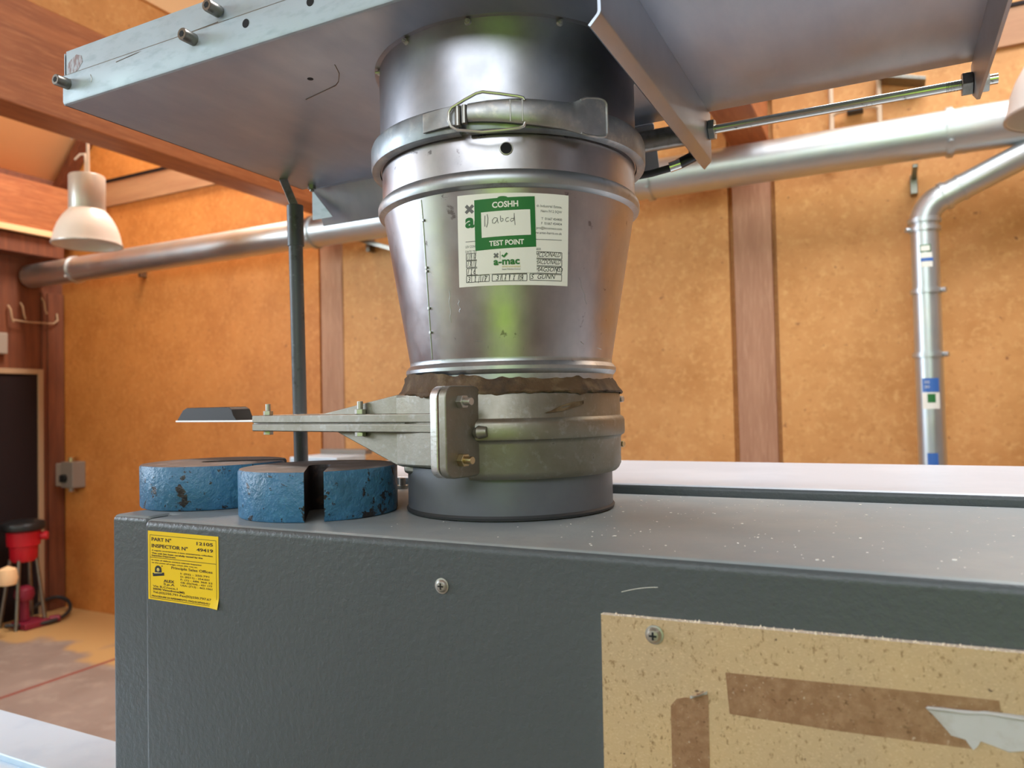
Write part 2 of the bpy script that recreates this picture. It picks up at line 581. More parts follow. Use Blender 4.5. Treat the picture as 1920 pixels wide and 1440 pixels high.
def stroke(mb, F, pts, wd):
    """a pen line of width wd through label points"""
    fine = []
    for p, q_ in zip(pts, pts[1:]):
        k = max(1, min(40, int(math.hypot(q_[0] - p[0], q_[1] - p[1]) / (wd * 4))))
        fine += [(p[0] + (q_[0] - p[0]) * i / k, p[1] + (q_[1] - p[1]) * i / k) for i in range(k)]
    pts = fine + [pts[-1]]
    n = len(pts)
    a, b_ = [], []
    for i, p in enumerate(pts):
        q0, q1 = pts[max(i - 1, 0)], pts[min(i + 1, n - 1)]
        dx, dy = q1[0] - q0[0], q1[1] - q0[1]
        l = math.hypot(dx, dy) or 1
        nx, ny = -dy / l * wd / 2, dx / l * wd / 2
        a.append(mb.v(F(p[0] + nx, p[1] + ny)))
        b_.append(mb.v(F(p[0] - nx, p[1] - ny)))
    for i in range(n - 1):
        mb.face([a[i], a[i + 1], b_[i + 1], b_[i]])


def rectline(mb, F, x0, y0, x1, y1, wd):
    for p, q in (((x0, y0), (x1, y0)), ((x1, y0), (x1, y1)), ((x1, y1), (x0, y1)), ((x0, y1), (x0, y0))):
        stroke(mb, F, [p, ((p[0] + q[0]) / 2, (p[1] + q[1]) / 2), q], wd)


def poly(mb, F, pts):
    mb.face([mb.v(F(*p)) for p in pts])


# ------------------------------------------------------------------ the room
FZ, YW, XL = -1.35, 2.893, -5.251
XR, YF, ZC = 4.2, -3.2, 3.3

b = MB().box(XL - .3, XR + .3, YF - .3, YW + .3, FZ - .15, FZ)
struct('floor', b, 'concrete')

# back wall: chipboard sheets with open joints beside the posts
b = MB().box(XL - .3, XR + .3, YW + .03, YW + .25, FZ, ZC + .2)
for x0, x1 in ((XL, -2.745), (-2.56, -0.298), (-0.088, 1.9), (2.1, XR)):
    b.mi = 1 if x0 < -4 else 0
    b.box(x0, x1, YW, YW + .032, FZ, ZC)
struct('wall_back', b, ['chipboard', 'chipboard_bounce_tint'])
b = MB().box(-2.727, -2.562, YW - .006, YW + .03, FZ, 1.30)
struct('trim_1', b, 'timber', bevel=.003)
b = MB().box(-0.275, -0.107, YW - .006, YW + .03, FZ, 1.30)
struct('trim_2', b, 'timber', bevel=.003)
b = MB().box(1.91, 2.09, YW - .006, YW + .03, FZ, 1.30)
struct('trim_3', b, 'timber', bevel=.003)
b = MB().box(XL, -2.6, YW - .018, YW, 1.60, 1.775)
b.box(-0.1, XR, YW - .018, YW, 1.487, 1.64)
struct('trim_4', b, 'gable_band', bevel=.003)
b = MB().box(XL, -2.6, YW - .024, YW, 1.778, 1.796)
b.box(-0.1, XR, YW - .024, YW, 1.640, 1.655)
struct('shadow_gap_trim', b, 'dark_door')  # dark strips put in for the shadow gap above each band

# left wall: timber boarding, door, deep eaves beam
b = MB().box(XL - .2, XL, -.45, YW, FZ, ZC)
b.box(XL - .2, XL, YF, -2.55, FZ, ZC)
b.box(XL - .2, XL, -2.55, -.45, FZ, .55)
b.box(XL - .2, XL, -2.55, -.45, 1.95, ZC)
struct('wall_left', b, 'timber_wall')
b = MB().box(XL, XL + .03, 2.765, 2.885, FZ, 1.0)
b.box(XL, XL + .016, 2.73, 2.765, FZ, 1.0)
struct('trim_6', b, 'timber_wall', bevel=.003)
b = MB().box(XL, -5.05, -.2, 2.885, 1.42, 1.76)
struct('trim_7', b, 'timber_beam', bevel=.005)
b = MB().box(-5.06, -5.025, -.2, 2.72, 1.375, 1.418)
struct('trim_8', b, 'cream', bevel=.004)
b = MB().box(XL, -5.08, -.2, 2.80, 1.24, 1.375)
struct('trim_9', b, 'timber_wall', bevel=.004)
d = MB().box(XL, XL + .03, 1.72, 2.69, FZ, .395)
do = struct('door_1', d, 'dark_door')
f = MB().box(XL, XL + .045, 2.685, 2.722, FZ, .43)
f.box(XL, XL + .045, 1.69, 2.685, .392, .43)
struct('door_frame', f, 'pale_frame', do, bevel=.003)

# ceiling: sloping lining at the eaves, flat above
sl = [(XL, 0, 1.86), (-3.8, 0, 3.25), (XR + .2, 0, 3.25), (XR + .2, 0, 3.45), (-3.9, 0, 3.45), (XL - .2, 0, 2.1), (XL - .2, 0, 1.80)]
b = MB().prism(sl, (0, YF - .2, 0), (0, YW + .4 - YF, 0))
for f_ in b.bm.faces:
    f_.material_index = 1 if f_.calc_center_median().x < -4 else 0
struct('ceiling', b, ['ceiling', 'cream'])
rp = [(XL + .02, 0, 1.80), (-4.55, 0, 2.52), (-4.55, 0, 2.44), (XL + .06, 0, 1.74)]
b = MB().prism(rp, (0, 2.80, 0), (0, .085, 0))
struct('trim_10', b, 'timber_wall', bevel=.003)

# beams on the posts and the infill above the left one
b = MB().box(-2.73, -2.56, YF, YW - .008, 1.268, 1.69)
struct('trim_11', b, 'timber_beam', bevel=.006)
b = MB().box(-0.275, -0.107, 1.05, YW - .008, 1.268, 1.69)
struct('trim_12', b, 'timber_beam', bevel=.006)
b = MB().box(-2.68, -2.60, YF, 2.0, 1.69, 1.95)
struct('trim_13', b, 'chipboard')
b = MB().box(-2.69, -2.585, YF, 1.95, 1.95, 2.5)
struct('trim_14', b, 'cream')

# front and right walls behind the camera; the front wall is open at unseen windows and a garden door added for daylight
b = MB()
WX0, WX1, WZ0, WZ1 = -4.75, -2.45, -0.1, 2.0
DX0, DX1, DZ1 = 0.40, 2.1, 0.80
UX0, UX1, UZ0, UZ1 = -1.2, 1.9, 1.15, 2.45
b.box(XL - .2, WX0, YF - .15, YF, FZ, ZC + .2)
b.box(WX0, WX1, YF - .15, YF, FZ, WZ0)
b.box(WX0, WX1, YF - .15, YF, WZ1, ZC + .2)
b.box(WX1, DX0, YF - .15, YF, FZ, UZ0)
b.box(DX0, DX1, YF - .15, YF, DZ1, UZ0)
b.box(DX1, XR + .2, YF - .15, YF, FZ, UZ0)
b.box(WX1, UX0, YF - .15, YF, UZ0, ZC + .2)
b.box(UX1, XR + .2, YF - .15, YF, UZ0, ZC + .2)
b.box(UX0, UX1, YF - .15, YF, UZ1, ZC + .2)
struct('wall_front', b, 'plaster')
b = MB().box(XR, XR + .2, YF, YW, FZ, ZC + .2)
struct('wall_right', b, 'plaster')


def winframe(name, x0, x1, z0, z1, bars):
    q = MB()
    t = .06
    q.box(x0, x0 + t, YF - .12, YF - .04, z0, z1)
    q.box(x1 - t, x1, YF - .12, YF - .04, z0, z1)
    q.box(x0, x1, YF - .12, YF - .04, z0, z0 + t)
    q.box(x0, x1, YF - .12, YF - .04, z1 - t, z1)
    for x in bars:
        q.box(x - t / 2, x + t / 2, YF - .115, YF - .045, z0, z1)
    struct(name, q, 'white_frame', bevel=.006)


winframe('added_window_1', WX0, WX1, WZ0, WZ1, (-3.6,))
winframe('added_window_2', UX0, UX1, UZ0, UZ1, (-.17, .87))
winframe('added_door_2', DX0, DX1, FZ, DZ1, ())

# unseen greenery added outside the door for green reflections in the metal
b = MB().box(-14, 14, -16, YF - .35, FZ - .35, FZ - .2)
o = part('added_lawn', b, 'grass')
tag(o, 'sunlit grass added outside, unseen, for green reflections', 'added_lawn')
o['kind'] = 'stuff'
b = MB()


def added_hedge(u, v_):
    x = -13 + 26 * u
    y = -9.5 - 1.0 * v_ + 0.5 * pnoise((x * 1.3, v_ * 4, 2))
    z = (FZ - .25) + (4.6 + 1.0 * pnoise((x * .6, 1, 5))) * math.sin(v_ * PI / 2)
    return (x, y, z)


b.grid(added_hedge, 130, 24)
b.grid(lambda u, v_: (-13 + 26 * u, -10.5 - 1.2 * v_, FZ - .25 + 4.6 * (1 - v_)), 30, 4)
o = part('added_hedge', b, 'leaf', angle=80)
tag(o, 'tall green foliage added outside, unseen, for green reflections', 'added_hedge')
o['kind'] = 'stuff'

# ------------------------------------------------------------------ machine cabinet
mc = thing('machine_cabinet', 'large dark grey textured metal machine cabinet across the foreground under the duct', 'machine', (0.2, 0, FZ))


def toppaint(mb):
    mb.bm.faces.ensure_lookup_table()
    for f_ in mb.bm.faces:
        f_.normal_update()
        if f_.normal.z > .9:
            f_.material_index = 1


pl = [(-.359, -.172), (-.303, -.172), (-.303, -.150), (1.3, -.150), (1.3, .134), (-.359, .134)]
b = MB().prism([(x, y, FZ) for x, y in pl], (0, 0, 0), (0, 0, -FZ - .0003))
bmesh.ops.recalc_face_normals(b.bm, faces=b.bm.faces[:])
toppaint(b)
part('body', b, ['paint', 'paint_dusty'], mc, bevel=.006, seg=4)
b = MB().box(-.2935, 1.3, -.1865, -.12, FZ + .05, 0)
bmesh.ops.recalc_face_normals(b.bm, faces=b.bm.faces[:])
toppaint(b)
part('front_cover', b, ['paint', 'paint_dusty'], mc, bevel=.007, seg=5)
b = MB().box(-.42, 1.3, .1345, .452, FZ + .02, .0105)
bmesh.ops.recalc_face_normals(b.bm, faces=b.bm.faces[:])
toppaint(b)
part('rear_casing', b, ['paint', 'paint_lid_glare'], mc, bevel=.006, seg=4, label='rear casing with overhead glare painted on top')
b = MB().lathe([(.0985, .001), (.1012, .001), (.1018, .003), (.1005, .0048), (.0985, .0048)], (0, 0), 96, close=True)
part('spigot_seal', b, 'gasket', mc)
b = MB().lathe([(.100, .0005), (.100, .044), (.097, .044), (.097, .0005)], (0, 0), 128, close=True)
sp = part('spigot', b, 'paint_spigot', mc, label='round grey duct spigot')


def panscrew(parent, x, y, z, r=.0045, name='screw', m='zinc', stand=.0025):
    q = MB()
    nrm = Vector((0, -1, 0))
    rows = []
    for k, (rr, hh) in enumerate(((r * 1.25, .0002), (r * 1.25, .0008), (r, .001), (r * .95, stand * .6), (r * .7, stand), (r * .25, stand * 1.08))):
        rows.append([q.v((x + rr * math.cos(t * PI / 12), y - hh, z + rr * math.sin(t * PI / 12))) for t in range(24)])
    for a_, b_ in zip(rows, rows[1:]):
        for i in range(24):
            q.face([a_[i], a_[(i + 1) % 24], b_[(i + 1) % 24], b_[i]])
    q.face(rows[-1])
    so_ = part(name, q, m, parent)
    c_ = MB()
    c_.box(x - r * .5, x + r * .5, y - stand * 1.2, y - stand * .8, z - r * .11, z + r * .11)
    c_.box(x - r * .11, x + r * .11, y - stand * 1.21, y - stand * .8, z - r * .5, z + r * .5)
    part('screw_recess', c_, 'hole', so_)
    return so_


panscrew(mc, .0358, -.1865, -.0328, .0047)

# stray screw standing on the top behind the duct spigot
b = MB().cyl((-.203, .105, 0), (-.203, .105, .0035), .0085, 20)
b.cyl((-.2025, .105, .0035), (-.2025, .105, .0125), .0042, 16)
part('top_bolt', b, 'zinc_dark', mc)

# hardboard patch, fixed with screws
hb = MB()
HP = [(.1618, -.0392), (.3947, -.0348), (.62, -.0305), (.62, -.62), (.159, -.62)]
hb.mi = 0
front = [hb.v((x, -.1918, z)) for x, z in HP]
back = [hb.v((x, -.1866, z)) for x, z in HP]
hb.face(front)
hb.face(back[::-1])
hb.mi = 1
for i in range(5):
    j = (i + 1) % 5
    hb.face([front[i], front[j], back[j], back[i]])
# frayed saw edge along the top
for k in range(420):
    t = random.random()
    x = .1618 + (.46 - .1618) * t
    z = -.0392 + (x - .1618) / (.3947 - .1618) * .0044
    h_ = random.uniform(.0003, .0011) * (1 if random.random() < .9 else 2.0)
    w_ = random.uniform(.0002, .0009)
    y = random.uniform(-.1918, -.1872)
    sx = random.uniform(-.0006, .0006)
    hb.face([hb.v((x - w_, y, z - .0003)), hb.v((x + w_, y - .0003, z - .0003)), hb.v((x + sx, y - .0003, z + h_))])
hbo = part('hardboard_panel', hb, ['hardboard', 'board_edge'], mc, label='tan hardboard panel screwed to the cabinet front')
panscrew(hbo, .1976, -.1918, -.0481, .0048, stand=.004)


def flat(parent, name, pts, y, m, label=None):
    q = MB()
    q.prism([(x, y, z) for x, z in pts], (0, 0, 0), (0, -.0002, 0))
    return part(name, q, m, parent, label=label)


flat(hbo, 'tape_strip', [(.2413, -.066), (.2431, -.0907), (.30, -.0905), (.37, -.0885), (.3835, -.0700), (.3825, -.0610), (.33, -.0625), (.29, -.0642)], -.1918, 'brown_tape', 'brown tape strip running across the board')
flat(hbo, 'tape_strip', [(.2068, -.0916), (.2105, -.0868), (.216, -.0850), (.2225, -.0843), (.2235, -.0815), (.2300, -.0800), (.2305, -.082), (.2302, -.127), (.2296, -.20), (.2055, -.20), (.2067, -.1316)], -.1918, 'brown_tape', 'brown tape strip running down the board')
q = MB()
q.slab(lambda u, v_, h: (.2195 + .0105 * u, -.1921 - .0035 * math.sin(u * PI) * (1 - v_) - .0006 * h, -.0833 + .0045 * u - .0018 * v_), 8, 3)
part('tape_curl', q, 'paper_scrap', hbo)
# torn white paper left on the tape
tp = [(.3482, -.0698), (.3565, -.0688), (.372, -.0680), (.376, -.0672), (.40, -.0668), (.43, -.0660), (.43, -.083), (.415, -.0865), (.40, -.0862), (.392, -.0852), (.386, -.0868), (.379, -.0848),
      (.3735, -.0835), (.3720, -.0865), (.3700, -.0888), (.3680, -.0862), (.3665, -.0838), (.360, -.0828), (.356, -.0780), (.352, -.0735)]
q = MB()
q.prism([(x, -.1922, z) for x, z in tp], (0, 0, 0), (0, -.0004, 0))
q.tube([(.349 + i * .009, -.1929 - .0006 * math.sin(i * 1.7), -.0698 + .0011 * i * .35 + .0004 * math.sin(i * 2.3)) for i in range(10)], .0010, 6)
part('torn_paper', q, 'paper_scrap', hbo, label='torn white paper scrap stuck to the board')

# yellow inspection sticker ---------------------------------------
SX0, SX1, SZ0, SZ1 = -.2857, -.1944, -.0100, -.0733


def FS(u, v_, y=-.18715):
    return (SX0 + (SX1 - SX0) * u, y, SZ0 + (SZ1 - SZ0) * v_ - .0004 * u)


q = MB()


def stick(u, v_, h):
    lift = 0
    du, dv = max(0, u - .86) / .14, max(0, v_ - .86) / .14
    lift = .0022 * du * dv
    c_ = FS(u, v_)
    return (c_[0], -.1866 - .0003 * h - lift, c_[2])


q.slab(stick, 24, 24)
st = part('inspection_sticker', q, 'yellow', mc, label='yellow printed inspection sticker')
q = MB()
asp = (SX1 - SX0) / (SZ0 - SZ1)
F1 = lambda u, v_: FS(u, v_, -.18712)


def fit(s, u, v_, h, w_=None, bold=0.01, al='l'):
    bold += .014
    # u, v in sticker fractions; work in a frame with equal units: x = u*asp
    lettering(q, lambda x, y: F1(x / asp, y), s, u * asp, v_, h, (w_ * asp if w_ else None), al, bold)


rectline(q, lambda x, y: F1(x / asp, y), .032 * asp, .058, .972 * asp, .972, .006)
stroke(q, lambda x, y: F1(x / asp, y), [(.032 * asp, .383), (.5 * asp, .383), (.972 * asp, .383)], .007)
fit('PART N°', .057, .142, .048, .29)
fit('INSPECTOR N°', .057, .236, .048, .525)
fit('12105', .705, .142, .042, .225)
fit('49419', .705, .228, .042, .225)
fit('A seguito accertamento e stato attentamente collaudato', .057, .287, .017, .87, 0.015)
fit('This unit has been carefully tested by the', .057, .330, .020, .73, 0.02)
fit('Inspection Department', .057, .363, .020, .35, 0.02)
fit('In case of defects contact nearest Inspector', .057, .428, .017, .72, 0.02)
fit('to the point of origin when this was to.', .057, .466, .017, .66, 0.01)
fit('Principle Sales Offices', .345, .520, .035, .575, 0.0)
for s_, v_ in (('I: (02) - 250.791', .582), ('D: (0211) - 254.021', .626), ('F: (1) - 686 360 33', .668), ('GB: (0)(764) - 431 177', .710), ('USA: (713) - 462.1061', .750)):
    fit(s_, .475, v_, .023, .40 if s_[0] in 'ID' else .44, 0.0)
fit('ALEX', .230, .722, .035, .155, 0.02)
fit('S.p.A', .230, .766, .032, .16, 0.0)
fit('Via B.Croce,1', .070, .812, .027, .36, 0.0)
fit('20090 Vimodrone(MI)', .070, .852, .027, .46, 0.01)
fit('Tel.(02)250.791-Fax(02)250.797.67', .070, .900, .029, .83, 0.0)
fit('PROCEDURE DI RIFERIMENTO: PAQ-013/PAQ-013', .055, .955, .022, .83, 0.015)
part('sticker_print', q, 'ink', st, fixn=False)
q = MB()          # small black emblem: domed hood over a slanted banner
cx, cy = .152, .565
P2 = lambda x, y: F1(x, y)
poly(q, P2, [(cx + .048 * math.cos(t), cy - .012 - .058 * math.sin(t)) for t in [i * PI / 12 for i in range(13)]] + [(cx - .050, cy + .03), (cx + .050, cy + .03)])
poly(q, P2, [(cx - .085, cy + .045), (cx + .085, cy + .022), (cx + .088, cy + .065), (cx - .075, cy + .095)])
poly(q, P2, [(cx + .05, cy - .075), (cx + .062, cy - .08), (cx + .064, cy - .06), (cx + .052, cy - .058)])
em = part('emblem', q, 'ink_black', st, fixn=False)
q = MB()
F3 = lambda x, y: FS(x, y, -.18722)
poly(q, F3, [(cx + .02 * math.cos(t), cy - .010 + .026 * math.sin(t)) for t in [i * PI / 8 for i in range(16)]])
stroke(q, F3, [(cx - .06, cy + .046), (cx, cy + .038), (cx + .06, cy + .030)], .008)
part('emblem_light', q, 'yellow_pale', em, fixn=False)
q = MB()
poly(q, lambda x, y: FS(x, y, -.1873), [(cx - .008, cy - .018), (cx - .002, cy - .018), (cx - .002, cy - .008), (cx - .008, cy - .008)])
poly(q, lambda x, y: FS(x, y, -.1873), [(cx + .004, cy - .020), (cx + .010, cy - .020), (cx + .010, cy - .010), (cx + .004, cy - .010)])
poly(q, lambda x, y: FS(x, y, -.1873), [(cx - .008, cy + .002), (cx + .010, cy - .002), (cx + .008, cy + .006), (cx - .004, cy + .008)])
part('emblem_mark', q, 'ink_black', st, fixn=False)

# scratch on the cover
q = MB()
pts = [(.1745 + .0245 * t, -.18662, -.0245 + .0042 * t + .0014 * math.sin(t * 2.4)) for t in [i / 10 for i in range(11)]]
q.tube(pts, .00018, 5)
part('scratch', q, 'paper', mc)

# saw dust specks on the top
q = MB()
for k in range(260):
    x = random.uniform(.10, .52) if k < 215 else random.uniform(-.06, .2)
    y = random.uniform(-.165, .125)
    if math.hypot(x, y) < .106:
        continue
    s_ = random.choice((.0004, .0005, .0005, .0006, .0010)) * random.uniform(.6, 1.2)
    a_ = random.uniform(0, PI)
    e = random.uniform(.35, 1)
    cz = .0004
    ps = []
    for (dx, dy) in ((-1, -e), (1, -e * .7), (1.1, e), (-.8, e * .8)):
        ps.append((x + s_ * (dx * math.cos(a_) - dy * math.sin(a_)), y + s_ * (dx * math.sin(a_) + dy * math.cos(a_)), cz - .0004))
    q.prism(ps, (0, 0, 0), (0, 0, s_ * .5))
o = part('sawdust', q, 'sawdust')
tag(o, 'pale sawdust specks scattered on the grey cabinet top', 'sawdust')
o['kind'] = 'stuff'

# ------------------------------------------------------------------ slotted weights
WR, WH = .0755, .044


def weight_mb(ang):
    """slot opens towards angle ang; profile in plan, extruded with a rounded rim"""
    sw = .0085
    a0 = math.asin(sw / WR)
    n = 84
    pts = []
    for i in range(n + 1):
        t = a0 + (2 * PI - 2 * a0) * i / n
        pts.append((WR * math.cos(t), WR * math.sin(t)))
    # slot with a round end just past the centre
    for i in range(9):
        t = -PI / 2 - PI * i / 8
        pts.append((-.004 + sw * 1.25 * math.cos(t), -sw * 1.25 * -math.sin(t) * 1.0))
    ca, sa = math.cos(ang), math.sin(ang)
    rot_ = lambda x, y: (x * ca - y * sa, x * sa + y * ca)
    mb = MB()
    rows = []
    for z, k in ((0, .985), (.0015, .998), (WH - .002, 1.0), (WH, .984)):
        row = []
        for i, (x, y) in enumerate(pts):
            kk = k if i <= n else 1.0
            w_ = 1 + .004 * pnoise((x * 40, y * 40, z * 40))
            X, Y = rot_(x * kk * w_, y * kk * w_)
            row.append(mb.v((X, Y, z)))
        rows.append(row)
    m_ = len(pts)
    for a_, b_ in zip(rows, rows[1:]):
        for i in range(m_):
            mb.mi = 0 if i < n else 2
            mb.face([a_[i], a_[(i + 1) % m_], b_[(i + 1) % m_], b_[i]])
    mb.mi = 1
    mb.face(rows[-1])
    mb.mi = 2
    mb.face(rows[0][::-1])
    return mb


def weight(name, label, x, y, z, ang, rz):
    ang -= rz
    t = thing(name, label, 'weight', (x, y, z), rz, 'slotted iron weights on the cabinet')
    part('disc', weight_mb(ang), ['blue_paint', 'worn_top', 'rusty'], t, local=True, angle=50)
    return t


weight('slotted_weight', 'blue slotted cast iron weight beside the duct spigot, slot facing the viewer', -.165, -.088, .0003, math.atan2(-.573, .50) - .07, 0.6)
weight('slotted_weight', 'blue slotted cast iron weight at the left end of the cabinet, unbroken rim in front', -.331, -.067, .0003, rad(35), 2.4)

# ------------------------------------------------------------------ support pole
pt = thing('support_pole', 'thin dark steel pole with a socket and flat bar on top, behind the blue weights', 'pole', (-.400, .1445, .0105))
part('tube', MB().cyl((-.400, .1445, .0105), (-.392, .130, .36), .0096, 24), 'pole_steel', pt)
part('socket', MB().cyl((-.3935, .1325, .326), (-.3915, .1295, .383), .0112, 24), 'pole_steel', pt, bevel=.001)
q = MB()
p0, p1, p2 = Vector((-.3935, .131, .372)), Vector((-.394, .130, .385)), Vector((-.4345, .140, .452))
wv = Vector((.0052, .0026, .0))
tv = Vector((.0008, -.0016, 0))
ring = []
for p in (p0, p1, p2):
    ring.append([q.v(p + wv + tv), q.v(p - wv + tv), q.v(p - wv - tv), q.v(p + wv - tv)])
for a_, b_ in zip(ring, ring[1:]):
    for i in range(4):
        q.face([a_[i], a_[(i + 1) % 4], b_[(i + 1) % 4], b_[i]])
q.face(ring[0][::-1])
q.face(ring[-1])
part('flat_bar', q, 'zinc_dark', pt, bevel=.0004)

# ------------------------------------------------------------------ blast gate
GA = rad(12)
ga, gt = Vector((-math.cos(GA), math.sin(GA), 0)), Vector((math.sin(GA), math.cos(GA), 0))


def G(s_, w_, z):
    return ga * s_ + gt * w_ + Vector((0, 0, z))


def gbox(mb, s0, s1, w0, w1, z0, z1):
    p_ = [mb.v(G(s_, w_, z)) for z in (z0, z1) for w_ in (w0, w1) for s_ in (s0, s1)]
    for f_ in ((0, 2, 3, 1), (4, 5, 7, 6), (0, 1, 5, 4), (2, 6, 7, 3), (0, 4, 6, 2), (1, 3, 7, 5)):
        mb.face([p_[i] for i in f_])
    return mb


GR = .1088
bg_ = thing('blast_gate', 'cast aluminium blast gate clamped round the duct with a flat slide arm to the left', 'duct damper', (0, 0, .036))
# right half: a drum with a raised rib, open at the split plane
q = MB()
th0 = math.atan2(ga.y, ga.x)
half = math.acos(-.036 / GR)       # the split lies a little towards the viewer's right
pr_ = [(.1015, .0375), (.1045, .0362), (GR - .002, .0385), (GR, .0425), (GR, .0665), (GR + .0010, .0690), (GR + .0036, .0705), (GR + .0042, .0725), (GR + .0042, .0835),
       (GR + .0030, .0865), (GR + .0006, .0880), (GR, .0890), (GR, .1085), (GR - .002, .1120), (.1045, .1130), (.1005, .1130), (.1005, .0375)]
q.lathe(pr_, (0, 0), 90, close=True, a0=th0 + half, a1=th0 + 2 * PI - half)
part('collar', q, 'cast_alu', bg_, angle=42)
# left half: slide housing
q = MB()
hs = [(-.036, -.1035), (.052, -.1035), (.052, .1035), (-.036, .1035)]


def gprism(mb, pts, z0, z1):
    a_ = [mb.v(G(s_, w_, z0)) for s_, w_ in pts]
    b_ = [mb.v(G(s_, w_, z1)) for s_, w_ in pts]
    mb.face(a_[::-1])
    mb.face(b_)
    for i in range(len(pts)):
        j = (i + 1) % len(pts)
        mb.face([a_[i], a_[j], b_[j], b_[i]])


seg_ = [(-.030, -.1035)] + [(.020, -.1035), (.056, -.098)] + [(GR * math.cos(t), GR * math.sin(t)) for t in [rad(-52 + 104 * i / 16) for i in range(17)]] + [(.056, .098), (.020, .1035), (-.030, .1035)]
gprism(q, seg_, .0450, .1120)
part('slide_housing', q, 'cast_alu', bg_, bevel=.003, seg=3)
q = MB()
gprism(q, [(-.030, -.090), (.056, -.090), (.080, -.06), (.095, 0), (.080, .06), (.056, .090), (-.030, .090)], .0375, .0460)
part('housing_base', q, 'cast_alu', bg_, bevel=.003)


# flange ears: rounded plates at the split
def ear(s0, s1, w0, w1, z0, z1, r):
    mb = MB()
    pts = []
    for (cx_, cz_, a0) in ((w1 - r, z1 - r, 0), (w0 + r, z1 - r, 90), (w0 + r, z0 + r, 180), (w1 - r, z0 + r, 270)):
        for i in range(7):
            t = rad(a0 + 15 * i)
            pts.append((cx_ + r * math.cos(t), cz_ + r * math.sin(t)))
    a_ = [mb.v(G(s0, w_, z)) for w_, z in pts]
    b_ = [mb.v(G(s1, w_, z)) for w_, z in pts]
    mb.face(a_)
    mb.face(b_[::-1])
    for i in range(len(pts)):
        j = (i + 1) % len(pts)
        mb.face([a_[i], a_[j], b_[j], b_[i]])
    return mb


for sgn in (-1, 1):
    w0, w1 = (-.1385, -.094) if sgn < 0 else (.094, .1385)
    part('flange_ear', ear(-.0460, -.0372, w0, w1, .0405, .1168, .010), 'cast_alu', bg_, bevel=.0015)
    part('flange_ear', ear(-.0360, -.0272, w0, w1, .0405, .1168, .010), 'alu_edge', bg_, bevel=.0015)
    for z in (.0555, .1035):
        wc = -.1215 if sgn < 0 else .1215
        q = MB()
        hexnut(q, G(-.0520, wc, z), G(-.0460, wc, z), .0100)
        q.cyl(G(-.0590, wc, z), G(-.0520, wc, z), .0032, 16)
        part('flange_bolt', q, 'brass_zinc' if z < .08 else 'zinc', bg_, bevel=.0004)
# brown mastic squeezed out of the split
q = MB()
gbox(q, -.0373, -.0359, -.1382, -.096, .0480, .109)
part('joint_sealant', q, 'mastic', bg_)
# fillet between ear and rib
q = MB()
q.tube([G(-.047, -.1035, .077), G(-.051, -.1040, .0775), G(-.057, -.1010, .0778)], [.004, .0058, .0045], 12)
part('rib_end', q, 'cast_alu', bg_)

# arm: two plates with a seam, slide between them
for z0, z1 in ((.0765, .0848), (.0856, .0940)):
    q = MB()
    pts = [(-.026, -.1045), (.284, -.1045), (.2895, -.100), (.2905, -.094), (.2905, .094), (.2895, .1), (.284, .1045), (-.026, .1045)]
    # open U: leave the slide way in the middle
    gprism(q, pts, z0, z1)
    part('arm_plate', q, 'cast_alu', bg_, bevel=.0012)
q = MB()
gbox(q, .03, .288, -.1, .1, .0846, .0858)
part('arm_gasket', q, 'alu_edge', bg_)
for sgn in (-1, 1):
    for up_ in (0, 1):
        q = MB()
        w0 = sgn * .0925
        if up_:
            tri = [(.050, .0935), (.176, .0935), (.168, .0950), (.056, .1120), (.050, .1120)]
        else:
            tri = [(.050, .0770), (.150, .0770), (.142, .0740), (.060, .0455), (.050, .0440)]
        a_ = [q.v(G(s_, w0 - .0025, z)) for s_, z in tri]
        b_ = [q.v(G(s_, w0 + .0025, z)) for s_, z in tri]
        q.face(a_)
        q.face(b_[::-1])
        for i in range(len(tri)):
            j = (i + 1) % len(tri)
            q.face([a_[i], a_[j], b_[j], b_[i]])
        part('web', q, 'cast_alu', bg_, bevel=.001)
for s_, w_ in ((.266, -.096), (.106, -.0995), (.266, .096), (.106, .0995)):
    q = MB()
    hexnut(q, G(s_, w_, .0940), G(s_, w_, .0988), .0095)
    q.cyl(G(s_, w_, .0988), G(s_, w_, .1065), .0029, 14)
    hexnut(q, G(s_, w_, .0725), G(s_, w_, .0765), .0095)
    part('arm_bolt', q, 'zinc', bg_, bevel=.0004)
q = MB()
gbox(q, .20, .487, -.088, .088, .0862, .0884)
sl_ = part('slide_blade', q, 'white_blade', bg_, bevel=.0006, label='white slide blade')
q = MB()
gp = [(.345, .0884), (.352, .0945), (.356, .1015), (.362, .1040), (.462, .1040), (.470, .1015), (.483, .0900), (.484, .0884)]
a_ = [q.v(G(s_, -.087, z)) for s_, z in gp]
b_ = [q.v(G(s_, -.062, z)) for s_, z in gp]
q.face(a_)
q.face(b_[::-1])
for i in range(len(gp)):
    j = (i + 1) % len(gp)
    q.face([a_[i], a_[j], b_[j], b_[i]])
for i in range(20):
    s0 = .3635 + i * .005
    gbox(q, s0, s0 + .0028, -.0865, -.0625, .1035, .1046)
part('handle_grip', q, 'black_rubber', sl_, bevel=.0008, label='black ribbed grip')
# dribble of mastic on the collar and a cast pip
def gpatch(az, z, pts, m, name, r=GR + .0002, th=.0008):
    q_ = MB()
    vs0, vs1 = [], []
    for da, dz in pts:
        t = rad(az + da)
        vs0.append(q_.v((r * math.cos(t), r * math.sin(t), z + dz)))
        vs1.append(q_.v(((r + th) * math.cos(t), (r + th) * math.sin(t), z + dz)))
    q_.face(vs1)
    for i in range(len(pts)):
        j = (i + 1) % len(pts)
        q_.face([vs0[i], vs0[j], vs1[j], vs1[i]])
    return part(name, q_, m, bg_)


